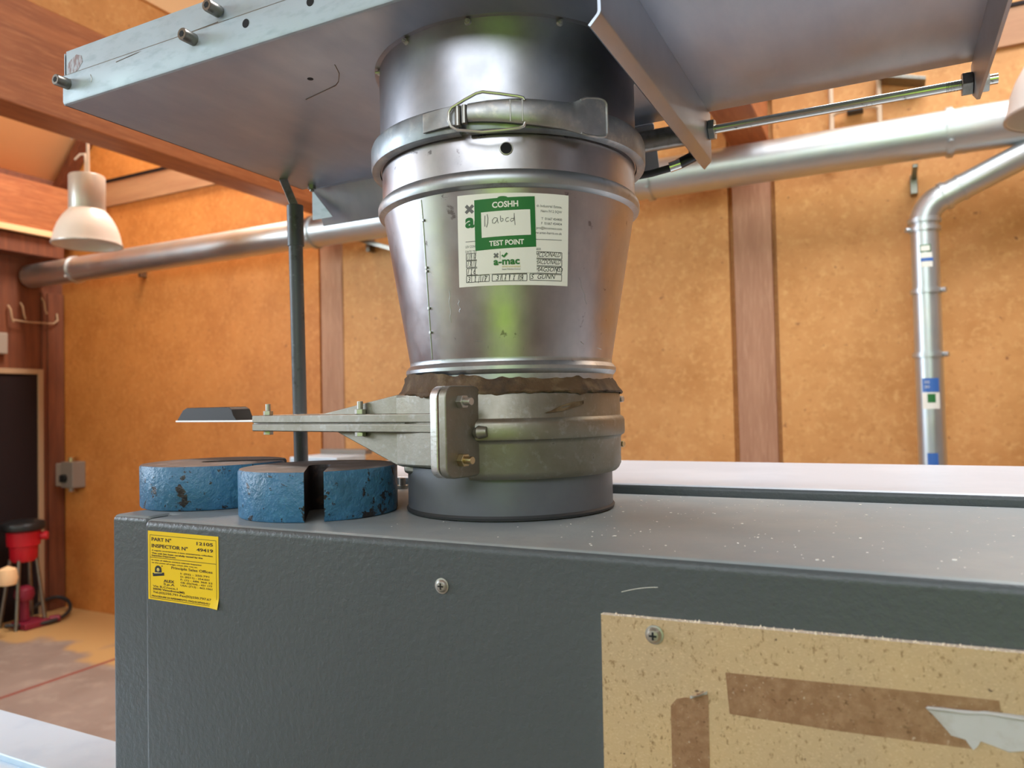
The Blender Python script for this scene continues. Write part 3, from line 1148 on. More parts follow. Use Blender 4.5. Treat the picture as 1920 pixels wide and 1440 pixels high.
gpatch(-36, .0965, [(-11, -.004), (-7, -.0036), (-2, -.0025), (3, .0), (8, .0022), (9.5, .006), (9, .0025), (8.5, .0055), (4, .0052), (0, .0035), (-4, .0012), (-8, -.0022)], 'mastic', 'sealant_smear')

# ------------------------------------------------------------------ reducer cone
O2 = (.0042, .0020)
O1 = (.0028, .0014)
rd = thing('duct_reducer', 'tapered galvanised steel duct reducer wearing a white and green test label', 'duct', (.003, .0015, .112))
RT, RB_, ZT, ZB = .1225, .0990, .281, .1415
q = MB()
pr_ = [(.1000, .114), (.1000, .1270), (.1015, .1285), (.1030, .1310), (.1030, .1340), (.1012, .1365), (.0995, .1380), (.0990, .1400), (.0992, .1415)]
nn = 14
for i in range(nn + 1):
    t = i / nn
    pr_.append((RB_ + (RT - RB_) * t, ZB + (ZT - ZB) * t))
pr_ += [(.1250, .2818), (.1275, .2835), (.1284, .2865), (.1284, .2900), (.1272, .2935), (.1252, .2955), (.1240, .2965), (.1240, .332)]
inner = [(r - .0012, z) for r, z in reversed(pr_)]
o_ = lambda z: (O1[0] + (O2[0] - O1[0]) * (z - .14) / .2, O1[1] + (O2[1] - O1[1]) * (z - .14) / .2)
rows = []
NA = 160
for r, z in pr_ + inner:
    ox, oy = o_(z)
    rows.append([q.v((ox + r * math.cos(2 * PI * i / NA), oy + r * math.sin(2 * PI * i / NA), z)) for i in range(NA)])
for j in range(len(rows)):
    z_a, z_b = (pr_ + inner)[j][1], (pr_ + inner)[(j + 1) % len(rows)][1]
    zz = (z_a + z_b) / 2
    q.mi = 1 if (.2812 < zz < .297 or zz < .1412) else 0
    a_, b_ = rows[j], rows[(j + 1) % len(rows)]
    for i in range(NA):
        q.face([a_[i], a_[(i + 1) % NA], b_[(i + 1) % NA], b_[i]])
part('cone', q, ['cone_steel', 'bead_steel'], rd, angle=28)


def cone_pt(az, z, h=0.0):
    r = RB_ + (RT - RB_) * (z - ZB) / (ZT - ZB) + h
    ox, oy = o_(z)
    return Vector((ox + r * math.cos(rad(az)), oy + r * math.sin(rad(az)), z))


def cyl_pt(az, z, r):
    return Vector((O2[0] + r * math.cos(rad(az)), O2[1] + r * math.sin(rad(az)), z))


q = MB()       # weld seam with spots
q.tube([cone_pt(-102 - 7 * ((.2795 - z) / .137) ** 1.3, z, -.0002) for z in [.2795 - .0137 * i for i in range(11)]], .0008, 8)
for z in (.262, .222, .219, .187, .166):
    p = cone_pt(-102 - 7 * ((.2795 - z) / .137) ** 1.3 + .6, z, .0008)
    q.cyl(p - Vector((0, 0, .001)), p + Vector((0, 0, .001)), .0012, 8)
part('seam', q, 'bead_steel', rd)
for (a0_, z0_), (a1_, z1_) in (((-81.9, .1564), (-77.3, .1551)), ((-26.1, .1548), (-23.3, .1522)), ((-12.1, .1501), (-7.5, .149)), ((-92.4, .200), (-93.2, .1727)), ((-30.4, .2096), (-24.1, .1875)), ((-88, .1920), (-87.6, .1800))):
    q = MB().tube([cone_pt(a0_ + (a1_ - a0_) * i / 6 + .5 * math.sin(i * 2.1), z0_ + (z1_ - z0_) * i / 6, -.0001) for i in range(7)], .00035, 5)
    part('scratch', q, 'bead_steel', rd)
# test hole below the clamp ring
n_ = Vector((math.cos(rad(-64.2)), math.sin(rad(-64.2)), 0))
p = cyl_pt(-64.2, .3134, .1238)
q = MB().cyl(p, p + n_ * .0006, .0050, 28)
part('test_hole', q, 'hole', rd)
ringp = []
e1 = Vector((-n_.y, n_.x, 0))
for i in range(28):
    t = 2 * PI * i / 28
    ringp.append(p + n_ * .0006 + (e1 * math.cos(t) + Vector((0, 0, 1)) * math.sin(t)) * .0052)
part('hole_burr', MB().tube(ringp, .0006, 6, closed=True), 'zinc', rd)
# brown mastic smeared round the joint
q = MB()
NS = 220
rows = []
prof_n = 7
for j in range(prof_n):
    v_ = j / (prof_n - 1)
    row = []
    for i in range(NS):
        t = 2 * PI * i / NS
        ct, st_ = math.cos(t), math.sin(t)
        topz = .1225 + .0042 * pnoise((ct * 3.2, st_ * 3.2, 1.0)) + .0022 * pnoise((ct * 12, st_ * 12, 3.0))
        dz = max(0, math.cos(t - rad(-118))) ** 6 * .008
        topz += dz
        botz = .1105 - .0035 * max(0, pnoise((ct * 6, st_ * 6, 7.0)) + .25) - .0018 * pnoise((ct * 19, st_ * 19, 9.0))
        if v_ < .45:
            k = v_ / .45
            z = botz + (.1140 - botz) * k
            r = GR + .0006 - (GR + .0006 - .1068) * max(0, (k - .35) / .65)
        else:
            k = (v_ - .45) / .55
            z = .1140 + (topz - .1140) * k
            r = .1068 - .0052 * k ** .7
        r += .0011 * pnoise((ct * 22, st_ * 22, z * 160)) + (.0006 if 0 < j < prof_n - 1 else -.0006)
        if z > .127:
            r = max(r, .1037)
        row.append(q.v((O1[0] * .6 + r * ct, O1[1] * .6 + r * st_, z)))
    rows.append(row)
for a_, b_ in zip(rows, rows[1:]):
    for i in range(NS):
        q.face([a_[i], a_[(i + 1) % NS], b_[(i + 1) % NS], b_[i]])
part('joint_sealant', q, 'mastic', rd, angle=70, label='brown smeared sealant')

# white certificate label wrapped on the cone: label frame = (0..1571, 0..1440)
def lerp2(c00, c10, c11, c01, u, v_):
    return tuple((c00[k] * (1 - u) + c10[k] * u) * (1 - v_) + (c01[k] * (1 - u) + c11[k] * u) * v_ for k in (0, 1))


def cert_az(x, y):
    u = (x - (105 + 35 * (y - 185) / 1115)) / (1360 - 40 * (y - 185) / 1115)
    v_ = (y - 183) / 1112
    az, z = lerp2((-84.2, .2769), (-38.9, .2762), (-36.5, .2012), (-86.8, .2016), u, v_)
    # angular spacing for a flat sheet wrapped on the cone, seen square on: follow arcsin in the middle
    k = (u - .5)
    az += 0.0 * k
    return az, z


def warp(u):           # picture fraction across the label -> fraction of arc
    a_ = .39
    return .5 + math.asin((u - .5) * 2 * math.sin(a_)) / (2 * a_)


def FC(x, y, h):
    x_l = 105 + 35 * (y - 185) / 1115
    w_ = 1360 - 40 * (y - 185) / 1115
    u = warp(min(max((x - x_l) / w_, 0), 1))
    v_ = (y - 183) / 1112
    az, z = lerp2((-84.2, .2769), (-38.9, .2762), (-36.5, .2012), (-86.8, .2016), u, v_)
    return cone_pt(az, z, h)


q = MB()
q.slab(lambda u, v_, h: FC(105 + 35 * v_ + (1360 - 40 * v_) * u, 183 + 1112 * v_, .0001 + .0004 * h), 40, 24)
ce = part('certificate_label', q, 'paper', rd, label='white examination certificate label')
H1 = .00062
FQ = lambda x, y: FC(x, y, H1)
q = MB()
for s_, y in (('th Industrial Estate,', 347), ('Nairn IV12 5QW', 407), ('T  01667 454400', 499), ('F  01667 454404', 554), ('pro@btconnect.com', 611), ('www.amac-harris.co.uk', 669)):
    wd_ = {347: 315, 407: 262, 499: 255, 554: 255, 611: 315, 669: 370}[y]
    lettering(q, FQ, s_, 1380, y, 29, wd_, 'r', .008)
lettering(q, FQ, 'LEV CONTROL', 215, 820, 28, 190, 'l', .004)
lettering(q, FQ, 'DATE TESTED', 215, 880, 28, 190, 'l', .004)
lettering(q, FQ, 'ENGINEER', 1122, 868, 28, 130, 'r', .004)
stroke(q, FQ, [(215, 745), (600, 742), (1000, 738), (1380, 734)], 7)
part('label_print', q, 'ink_grey', ce, fixn=False)
q = MB()
for i, y0 in enumerate((890, 980, 1072, 1162)):
    y1 = y0 + 80
    xs = (225 + 3 * i, 505) if i < 3 else (230, 505)
    rectline(q, FQ, xs[0], y0, xs[1], y1, 7)
    for x in (285, 330, 395, 450):
        stroke(q, FQ, [(x + 2 * i, y0), (x + 2 * i, y1)], 6)
    rectline(q, FQ, 990, y0 - 4, 1382, y1 - 6, 7)
    rectline(q, FQ, 540, y0, 955, y1, 7)
for x in (660, 700, 745, 800, 870, 905):
    stroke(q, FQ, [(x, 1162), (x, 1242)], 6)
for s_, x, y, w_ in (('13 | 10', 238, 962, 100), ('13 | 1', 242, 1050, 100), ('1 | 6', 245, 1140, 90), ('3  1 | 17', 245, 1236, 230), ('31 / 1 / 19', 585, 1232, 320)):
    lettering(q, FQ, s_, x, y, 62, w_, 'l', .0, .15)
for s_, y in (('MCDONALD', 950), ('MACDONALD', 1040), ('MAGSONS', 1130)):
    lettering(q, FQ, s_, 1050, y, 56, 310, 'l', .0, .3, -.03)
lettering(q, FQ, 'S  GUNN', 1000, 1222, 58, 290, 'l', .0, .3, -.03)
stroke(q, FQ, [(1310, 1150), (1330, 1075), (1370, 1062), (1395, 1085), (1385, 1115), (1360, 1125)], 6)
part('handwriting', q, 'ink_black', ce, fixn=False)
q = MB()
for d_ in (1, -1):
    a_ = rad(45 * d_)
    c_, s_ = math.cos(a_), math.sin(a_)
    poly(q, FQ, [(257 + lx * c_ - ly * s_, 355 + lx * s_ + ly * c_) for lx, ly in ((-62, -19), (62, -19), (62, 19), (-62, 19))])
part('cross_mark', q, 'ink_grey', ce, fixn=False)
q = MB()
lettering(q, FQ, 'a-', 208, 572, 162, 190, 'l', .035)
part('green_logo', q, 'green_print', ce, fixn=False)
q = MB()
poly(q, FQ, [(655 + 62 * math.cos(t), 240 - 20 * math.sin(t)) for t in [i * PI / 10 for i in range(11)]])
part('logo_arc', q, 'green_print', ce, fixn=False)

# green test-point tag stuck over it (turned a little)
TG = [(315, 255), (1040, 222), (1075, 1145), (365, 1155)]


def tagxy(u, v_):
    return lerp2(TG[0], TG[1], TG[2], TG[3], u, v_)


q = MB()
q.slab(lambda u, v_, h: FC(*tagxy(u, v_), .0006 + .0004 * h), 30, 30)
tg = part('test_point_tag', q, 'paper_tag', rd, label='green and white test point tag')
H2, H3 = .00112, .00128
q = MB()
q.grid(lambda u, v_: FC(*lerp2((315, 255), (1040, 222), (1062, 828), (338, 865), u, v_), H2), 30, 20)
part('green_panel', q, 'green_print', tg, fixn=False)
q = MB()
q.grid(lambda u, v_: FC(*lerp2((400, 408), (985, 380), (998, 685), (413, 712), u, v_), H3), 24, 12)
FT = lambda x, y: FC(x, y, H3)
lettering(q, FT, 'COSHH', 688, 352, 66, 312, 'c', .03, 0, -.045)
lettering(q, FT, 'TEST POINT', 710, 806, 58, 412, 'c', .03, 0, -.042)
part('white_panel', q, 'paper_tag', tg, fixn=False)
FU = lambda x, y: FC(x, y, .00145)
q = MB()
stroke(q, FU, [(448, 448), (447, 520), (450, 578)], 8)
stroke(q, FU, [(474, 432), (484, 480), (482, 540), (468, 588)], 8)
stroke(q, FU, [(590, 482), (560, 478), (538, 505), (540, 540), (565, 545), (592, 510), (596, 482), (598, 520), (610, 545)], 7)
stroke(q, FU, [(632, 455), (634, 500), (640, 528), (662, 518), (664, 492), (645, 486)], 7)
stroke(q, FU, [(730, 480), (702, 486), (692, 510), (705, 530), (732, 520)], 7)
stroke(q, FU, [(795, 492), (765, 490), (748, 512), (762, 528), (790, 512), (796, 470), (795, 428), (800, 500), (808, 570)], 7)
part('handwriting', q, 'ink_pencil', tg, fixn=False)
q = MB()
lettering(q, FU, 'a-mac', 712, 1042, 82, 310, 'c', .03, 0, -.03)
part('green_logo', q, 'green_print', tg, fixn=False)
q = MB()
stroke(q, FU, [(655, 930), (678, 948), (715, 905)], 24)
part('tick_mark', q, 'green_print', tg, fixn=False)
q = MB()
for d_ in (1, -1):
    a_ = rad(45 * d_)
    c_, s_ = math.cos(a_), math.sin(a_)
    poly(q, FU, [(585 + lx * c_ - ly * s_, 932 + lx * s_ + ly * c_) for lx, ly in ((-34, -10), (34, -10), (34, 10), (-34, 10))])
stroke(q, FU, [(633, 882), (634, 980)], 4)
lettering(q, FU, 'Steam Pollution Control', 765, 1108, 17, 215, 'c', .01)
part('cross_mark', q, 'ink_grey', tg, fixn=False)
q = MB()
lettering(q, FU, 'environmental', 765, 1078, 26, 215, 'c', .0)
part('pale_print', q, 'ink_pale', tg, fixn=False)

# ------------------------------------------------------------------ lever clamp ring
cl = thing('clamp_ring', 'dull grey steel lever clamp ring round the duct above the test hole', 'clamp', (O2[0], O2[1], .325))
q = MB().lathe([(.1262, .3255), (.1300, .3250), (.1338, .3268), (.1346, .3300), (.1346, .3455), (.1334, .3488), (.1296, .3508), (.1262, .3500)], O2, 160, close=True,
               a0=rad(-78), a1=rad(-78 + 360 - 3))
part('band', q, 'ring_steel', cl, angle=40)
# raised end bracket with hinge
q = MB()
q.slab(lambda u, v_, h: cyl_pt(-95 + 14 * u, .3300 + .0165 * v_ + .001 * u, .1348 + .0022 * h + .0018 * u), 10, 4)
part('end_bracket', q, 'lever_steel', cl, bevel=.0006)
q = MB()
q.tube([cyl_pt(-80.5, .3295 + .002 * i, .1388) for i in range(9)], .0028, 12)
q.tube([cyl_pt(-78.0, .3305, .1400), cyl_pt(-78.0, .3455, .1400)], .0024, 12)
part('hinge_pin', q, 'zinc_dark', cl)
# lever: channel strip that stands off the band and flares into a tab


def lever(u, v_, h):
    az = -77 + 49 * u
    ks = [0, .14, .34, .55, .68, .76, .84, .93, .975, .995, 1.0]
    lo = [.3325, .3312, .3288, .3266, .3256, .3240, .3216, .3214, .3222, .3240, .3265]
    hi = [.3472, .3483, .3490, .3484, .3482, .3496, .3545, .3556, .3550, .3535, .3510]
    i = max(k for k in range(10) if u >= ks[k] - 1e-9)
    t = (u - ks[i]) / (ks[i + 1] - ks[i])
    z0 = lo[i] * (1 - t) + lo[i + 1] * t
    z1 = hi[i] * (1 - t) + hi[i + 1] * t
    bow = .0024 * math.sin(v_ * PI) ** .6 * (1 if u < .72 else max(0, 1 - (u - .72) / .12))
    r = .1372 + .0016 * h + bow + .0016 * u + (.004 * max(0, u - .75) / .25)
    return cyl_pt(az, z0 + (z1 - z0) * v_, r)


q = MB().slab(lever, 96, 12)
part('lever', q, 'lever_steel', cl, angle=50)
rim = [lever(u_, 1.0, 1) + Vector((0, 0, -.0008)) for u_ in (.80, .84, .88, .93, .96, .985, .998)] + [lever(.999, v_, 1) for v_ in (.8, .5, .2)] + [lever(u_, 0.0, 1) + Vector((0, 0, .0008)) for u_ in (.998, .985, .96, .93, .88, .84, .80)]
part('tab_rim', MB().tube(rim, .0011, 8), 'lever_steel', cl)
q = MB()
for az in (-62.5, -58.5):
    q.tube([cyl_pt(az, .3295 + .0022 * i, .1412 + .0007 * math.sin(i / 8 * PI)) for i in range(9)], .0006, 6)
part('lever_crease', q, 'zinc', cl)
q = MB()
p = cyl_pt(-47.5, .3335, .1402)
n2 = Vector((math.cos(rad(-47.5)), math.sin(rad(-47.5)), 0))
q.cyl(p, p + n2 * .0012, .0013, 12)
part('lever_hole', q, 'hole', cl)
# wire bail
bail = [(-57.7, .3468), (-58.2, .3488), (-60.0, .3500), (-66, .3525), (-71.6, .3549), (-73.8, .3540), (-78, .3495), (-82.4, .3445), (-83.4, .3410), (-83.5, .3345), (-82.6, .3290), (-80.5, .3255),
        (-76, .3235), (-71.9, .3219), (-65, .3226), (-59.8, .3238), (-58.2, .3255), (-57.7, .3285)]
q = MB().tube([cyl_pt(a_, z, .1412 + .0006 * math.sin((a_ + 57) * .12)) for a_, z in bail], .00125, 10)
part('wire_bail', q, 'wire_steel', cl)

# ------------------------------------------------------------------ overhead sheet metal box with outlet collar
HX0, HX1, HY0, HY1, HZ = -.430, .424, -.173, .188, .425
hd = thing('sheet_metal_hood', 'wide galvanised sheet metal box overhead with outlet collar and bolted front lip', 'hood', (0, 0, HZ))
q = MB()
prof = [(HY1, HZ), (HY0 + .003, HZ), (HY0 + .0009, HZ + .0009), (HY0, HZ + .003), (HY0, HZ + .0305), (HY0 + .0015, HZ + .0305), (HY0 + .0015, HZ + .0035), (HY0 + .0035, HZ + .0015), (HY1, HZ + .0015)]
q.prism([(HX0, y, z) for y, z in prof], (0, 0, 0), (HX1 - HX0, 0, 0))
q.box(HX0, HX0 + .0015, HY0 + .0015, HY1, HZ, HZ + .055)
for f_ in q.bm.faces:
    f_.normal_update()
    f_.material_index = 1 if f_.calc_center_median().y < HY0 + .0029 else 0
part('pan', q, ['galv_pan', 'galv_lip'], hd)
q = MB().box(HX0 + .003, HX1, HY0 + .0018, HY0 + .0038, HZ + .004, HZ + .0568)
q.box(HX0 + .003, HX1, HY0 + .0038, HY1, HZ + .0548, HZ + .0568)
q.box(HX0 + .003, HX1, HY1 - .002, HY1, HZ + .002, HZ + .0548)
q.box(HX1 - .002, HX1, HY0 + .0038, HY1 - .002, HZ + .002, HZ + .0548)
part('cover_plate', q, 'galv_lip', hd)
q = MB().lathe([(.1255, HZ - .0980), (.1255, HZ - .0005), (.1275, HZ - .0002), (.1300, HZ - .0002), (.1300, HZ + .0003), (.1243, HZ + .0003), (.1243, HZ - .0980)], O2, 160, close=True)
part('outlet_collar', q, 'galv', hd, angle=30, label='polished round outlet collar')
for az in (-78.0, -42.1, -107.7, -140, -6, 30, 66, 102, 138, 174):
    q = MB()
    c0 = cyl_pt(az, .4218, .1258)
    nn_ = Vector((math.cos(rad(az)), math.sin(rad(az)), 0))
    q.cyl(c0 - nn_ * .0005, c0 + nn_ * .0016, .0032, 14, r2=.0024)
    q.cyl(c0 + nn_ * .0016, c0 + nn_ * .0040, .0016, 10, r2=.0012)
    part('rivet', q, 'zinc', hd)


def capscrew(x, z):
    mb = MB()
    y0 = HY0
    mb.lathe([(.0001, -.008), (.0022, -.008), (.0022, -.0140), (.0052, -.0140), (.0057, -.0132), (.0057, 0), (.0001, 0)], (0, 0), 24)
    bmesh.ops.rotate(mb.bm, verts=mb.bm.verts[:], cent=(0, 0, 0), matrix=Matrix.Rotation(rad(-90), 3, 'X'))
    bmesh.ops.translate(mb.bm, verts=mb.bm.verts[:], vec=(x, y0, z))
    o_s = part('cap_screw', mb, 'zinc_dark', hd)
    k = MB()
    hexnut(k, (x, y0 - .0135, z), (x, y0 - .0142, z), .0052)
    part('hex_socket', k, 'hole', o_s)


for x, z in ((-.4213, .4453), (-.2342, .4474), (-.202, .466)):
    capscrew(x, z)
for x, z in ((-.1684, .4467), (-.0937, .4469), (.02, .4469)):
    q = MB().cyl((x, HY0 - .0003, z), (x, HY0 + .0005, z), .0040, 20)
    part('punched_hole', q, 'hole', hd)
part('lip_seam', MB().box(HX0, HX1, HY0 - .0001, HY0 + .002, HZ + .0304, HZ + .0310), 'zinc_dark', hd)
q = MB()
q.prism([(HX0 + x, HY0 + .0018, HZ + z) for x, z in ((.004, .034), (.012, .031), (.022, .033), (.030, .040), (.028, .047), (.020, .050), (.010, .046), (.005, .042))], (0, 0, 0), (0, -.0002, 0))
part('rust_mark', q, 'rust', hd)
for pts_ in ([(-.345, .4515), (-.315, .4535), (-.28, .4560), (-.24, .4572), (-.205, .4580)], [(-.385, .4475), (-.383, .4430), (-.384, .4395)]):
    part('scratch', MB().tube([(x, HY0 - .00005 if z < .4553 else HY0 + .0018, z) for x, z in pts_], .0004, 5), 'zinc_dark', hd)
# overlapping sheet joint on the underside
q = MB()
q.tube([(-.2005 + .05 * i / 6, -.060 - .012 * i / 6, HZ - .0004) for i in range(7)] + [(-.142, -.078, HZ - .0004), (-.130, -.092, HZ - .0004), (-.122, -.108, HZ - .0002)], .0005, 6)
part('sheet_joint', q, 'zinc_dark', hd)
q = MB().cyl((-.163, -.0955, HZ - .0003), (-.163, -.0955, HZ + .0004), .0030, 18)
part('punched_hole', q, 'hole', hd)
# rear skirt and its left end gusset
q = MB()
q.prism([(-.4155, .1900, .4268), (-.4155, .1960, .4268), (-.4155, .2180, .3750), (-.4155, .2165, .3745), (-.4155, .1950, .4250), (-.4155, .1900, .4250)], (0, 0, 0), (.5155, 0, 0))
part('rear_skirt', q, 'galv_pan', hd)
q = MB()
q.prism([(-.4165, .1935, .4235), (-.4165, .1935, .3790), (-.3790, .1935, .3790)], (0, 0, 0), (0, .0008, 0))
part('end_gusset', q, 'galv_lip', hd)
q = MB()
hexnut(q, (-.4035, .178, HZ), (-.4035, .178, HZ - .006), .010)
q.cyl((-.4035, .178, HZ - .006), (-.4035, .178, HZ - .009), .003, 12)
part('underside_nut', q, 'zinc_dark', hd)
# two hanging brackets that carry the cylinder
q = MB()
X = .163
sec = [(X, HZ), (X, HZ - .0520), (X - .0006, HZ - .0536), (X - .0075, HZ - .0605), (X - .0055, HZ - .0622), (X + .0016, HZ - .0548), (X + .0026, HZ - .0525), (X + .0026, HZ)]
q.prism([(x, -.1730, z) for x, z in sec], (0, 0, 0), (0, .3690, 0))
part('cylinder_bracket', q, 'galv_pan', hd, bevel=.0003)
q = MB()
yz = [(.199, HZ), (.199, .3960), (.163, .3785), (.06, .3765), (-.173, .3765), (-.173, HZ)]
q.prism([(.4195, y, z) for y, z in yz], (0, 0, 0), (.003, 0, 0))
part('cylinder_bracket', q, 'galv_pan', hd, bevel=.0003)

# pneumatic cylinder between them
RY, RZ = .1865, .4035
pc = thing('air_cylinder', 'slim air cylinder with a long steel rod under the hood edge', 'cylinder', (.163, RY, RZ))
q = MB().cyl((-.02, RY, RZ), (.150, RY, RZ), .0125, 32)
q.cyl((.143, RY, RZ), (.162, RY, RZ), .0140, 32)
part('barrel', q, 'zinc_dark', pc, bevel=.0008)
q = MB().cyl((.16, RY, RZ), (.396, RY, RZ), .0050, 24)
q.cyl((.396, RY, RZ), (.440, RY, RZ), .0050, 20)
part('rod', q, 'chrome', pc)
q = MB()
for i in range(10):
    q.cyl((.397 + i * .0013, RY, RZ), (.3975 + i * .0013, RY, RZ), .0052, 18)
part('rod_thread', q, 'zinc_dark', pc)
q = MB()
hexnut(q, (.1660, RY, RZ), (.1725, RY, RZ), .0205, .2)
part('nut', q, 'zinc_dark', pc, bevel=.0005)
q = MB()
hexnut(q, (.4100, RY, RZ), (.4190, RY, RZ), .0205, .3)
part('nut', q, 'zinc_dark', pc, bevel=.0005)
q = MB()
hexnut(q, (.4228, RY, RZ), (.4325, RY, RZ), .0205, .3)
part('nut', q, 'zinc', pc, bevel=.0005)
q = MB()
q.cyl((.148, RY, RZ - .012), (.148, RY - .002, RZ - .028), .0058, 16)
q.cyl((.149, RY, RZ - .026), (.130, RY - .004, RZ - .034), .0062, 16)
fi = part('hose_fitting', q, 'black_plastic', pc, bevel=.0006)
q = MB().cyl((.134, RY - .007, RZ - .0345), (.122, RY - .009, RZ - .0375), .0058, 16)
part('fitting_collar', q, 'chrome', fi)
q = MB().tube([(.124, RY - .006, RZ - .037), (.10, RY - .006, RZ - .040), (.07, RY - .004, RZ - .0405), (.03, RY, RZ - .036), (-.01, RY + .004, RZ - .030)], .0042, 12)
part('air_hose', q, 'black_rubber', pc)

# ------------------------------------------------------------------ extraction duct along the back wall
PY, PZ, PR = 2.643, 1.105, .085
vd = thing('wall_duct', 'long galvanised round duct running the width of the back wall', 'duct', (0, PY, PZ))
q = MB().cyl((-5.22, PY, PZ), (2.6, PY, PZ), PR, 48)
part('pipe', q, 'duct', vd, angle=30)


def band(parent, axis_p, d, r, name='coupling_band', wd=.020, th=.010, lug=None):
    q_ = MB()
    p_ = Vector(axis_p)
    d_ = Vector(d).normalized()
    q_.cyl(p_ - d_ * wd / 2, p_ + d_ * wd / 2, r + th, 40)
    q_.cyl(p_ - d_ * (wd / 2 + .004), p_ + d_ * (wd / 2 + .004), r + th * .5, 40)
    if lug is not None:
        l_ = Vector(lug).normalized()
        q_.cyl(p_ + l_ * (r + .002), p_ + l_ * (r + .022), .010, 10)
    return part(name, q_, 'duct', parent)


for x in (-4.7, -2.55, -.59, .582, 1.9):
    band(vd, (x, PY, PZ), (1, 0, 0), PR, lug=(0, -.8, -.6))
band(vd, (.631, PY, PZ), (1, 0, 0), PR, wd=.006, th=.002, name='pipe_seam')
for x, z in ((-4.31, 1.075), (.465, .965), (-2.335, 1.035), (-1.2, 1.0)):
    q = MB().box(x - .014, x + .014, YW - .05, YW, z - .03, z + .05)
    q.box(x - .010, x + .010, PY + .02, YW - .02, z + .03, z + .045)
    part('wall_clip', q, 'zinc_dark', vd, bevel=.003)

# branch drop
BX = .487
bd = thing('drop_duct', 'galvanised drop duct with bent top and small labels, right of the right-hand timber post', 'duct', (BX, PY, FZ))
BR = .049
pts = [Vector((BX, PY, FZ)), Vector((BX, PY, -.5)), Vector((BX, PY, .2)), Vector((BX, PY, .74))]
part('downpipe', MB().tube(pts, BR, 40), 'duct', bd, angle=40)
el = []
for i in range(13):
    t = i / 12 * rad(66)
    el.append(Vector((BX + .10 * (1 - math.cos(t)), PY, .765 + .10 * math.sin(t) * 1.02)))
tdir = Vector((math.sin(rad(66)), 0, math.cos(rad(66))))
part('elbow', MB().tube([Vector((BX, PY, .735))] + el + [el[-1] + tdir * .03], BR + .002, 40), 'duct', bd, angle=40)
e0 = el[-1]
part('branch_pipe', MB().tube([e0, e0 + tdir * .52], BR, 40), 'duct', bd, angle=40)
for z, lg in ((.742, (-.9, -.4, 0)), (.775, None), (.501, (.9, -.4, 0)), (.255, (.9, -.4, 0))):
    band(bd, (BX, PY, z), (0, 0, 1), BR + (.002 if z > .75 else 0), wd=.014, th=.008, lug=lg)
band(bd, e0 + tdir * .015, tdir, BR, wd=.016, th=.007)
band(bd, e0 + tdir * .075, tdir, BR, wd=.008, th=.003)


def pipe_sticker(name, x0, x1, z0, z1, m, h=.0006, parent=None, label=None):
    q_ = MB()

    def f_(u, v_, hh):
        x = x0 + (x1 - x0) * u
        # az measured on the side facing the camera
        s_ = max(-.99, min(.99, (x - BX) / BR))
        t = math.asin(s_)
        # turn the patch toward the viewer, who stands a little to the left
        t += rad(-4)
        r_ = BR + h + .0005 * hh
        return (BX + r_ * math.sin(t), PY - r_ * math.cos(t), z0 + (z1 - z0) * v_)
    q_.slab(f_, 10, 2)
    return part(name, q_, m, parent or bd, label=label)


s1 = pipe_sticker('pipe_label', BX - .016, BX + .020, .648, .676, 'green_print', label='small green-edged label')
pipe_sticker('label_panel', BX - .013, BX + .017, .652, .672, 'paper', .0012, s1)
s2 = pipe_sticker('pipe_label', BX - .012, BX + .024, .590, .645, 'paper', label='small white and blue label')
pipe_sticker('label_panel', BX - .014, BX + .026, .612, .625, 'blue_print', .0012, s2)
s3 = pipe_sticker('pipe_label', BX - .024, BX + .030, .112, .165, 'blue_print', label='blue label')
q = MB()
for z in (.150, .132):
    for x in (BX - .012, BX - .004):
        ring_ = []
        for i in range(10):
            t_ = 2 * PI * i / 10
            xx, zz = x + .0035 * math.cos(t_), z + .0045 * math.sin(t_)
            ang_ = math.asin((xx - BX) / BR) + rad(-4)
            ring_.append((BX + (BR + .0016) * math.sin(ang_), PY - (BR + .0016) * math.cos(ang_), zz))
        q.tube(ring_, .0007, 5, closed=True)
part('label_print', q, 'paper', s3)
s4 = pipe_sticker('pipe_label', BX - .025, BX + .031, .048, .110, 'paper', .0008, label='white label')
pipe_sticker('label_panel', BX - .008, BX + .018, .072, .105, 'green_print', .0014, s4)
s5 = pipe_sticker('pipe_label', BX - .016, BX + .020, -.175, -.12, 'blue_print', label='blue label low on the pipe')

# pale pipes above the duct
cp = thing('wall_pipes', 'pair of thin pale vertical pipes with facing elbows above the wall duct', 'pipes', (.25, 2.84, 1.1))
for x, s_ in ((.160, 1), (.347, -1)):
    q = MB().cyl((x, 2.845, 1.12), (x, 2.845, 1.75), .011, 16)
    part('pipe', q, 'pale_pipe', cp)
    q = MB().tube([(x, 2.845, 1.318), (x + s_ * .012, 2.845, 1.330), (x + s_ * .035, 2.845, 1.335), (x + s_ * .062, 2.845, 1.335)], .012, 14)
    part('elbow', q, 'pale_pipe', cp)
q = MB().box(.222, .285, 2.84, YW, 1.323, 1.347)
part('union', q, 'gasket', cp, bevel=.003)
o = part('wall_strut', MB().prism([(.345, 2.80, 1.455), (.345, 2.80, 1.435), (.52, 2.80, 1.385), (.52, 2.80, 1.40)], (0, 0, 0), (0, .09, 0)), 'zinc_dark', bevel=.002)
tag(o, 'short dark flat metal strut on the wall above the drop duct', 'bracket')
o = part('wall_strut', MB().prism([(-2.325, 2.72, 1.070), (-2.325, 2.72, 1.045), (-2.0, 2.72, .93), (-2.0, 2.72, .955)], (0, 0, 0), (0, .17, 0)), 'zinc_dark', bevel=.002)
tag(o, 'grey slanting metal strut below the wall duct beside the cone', 'bracket')

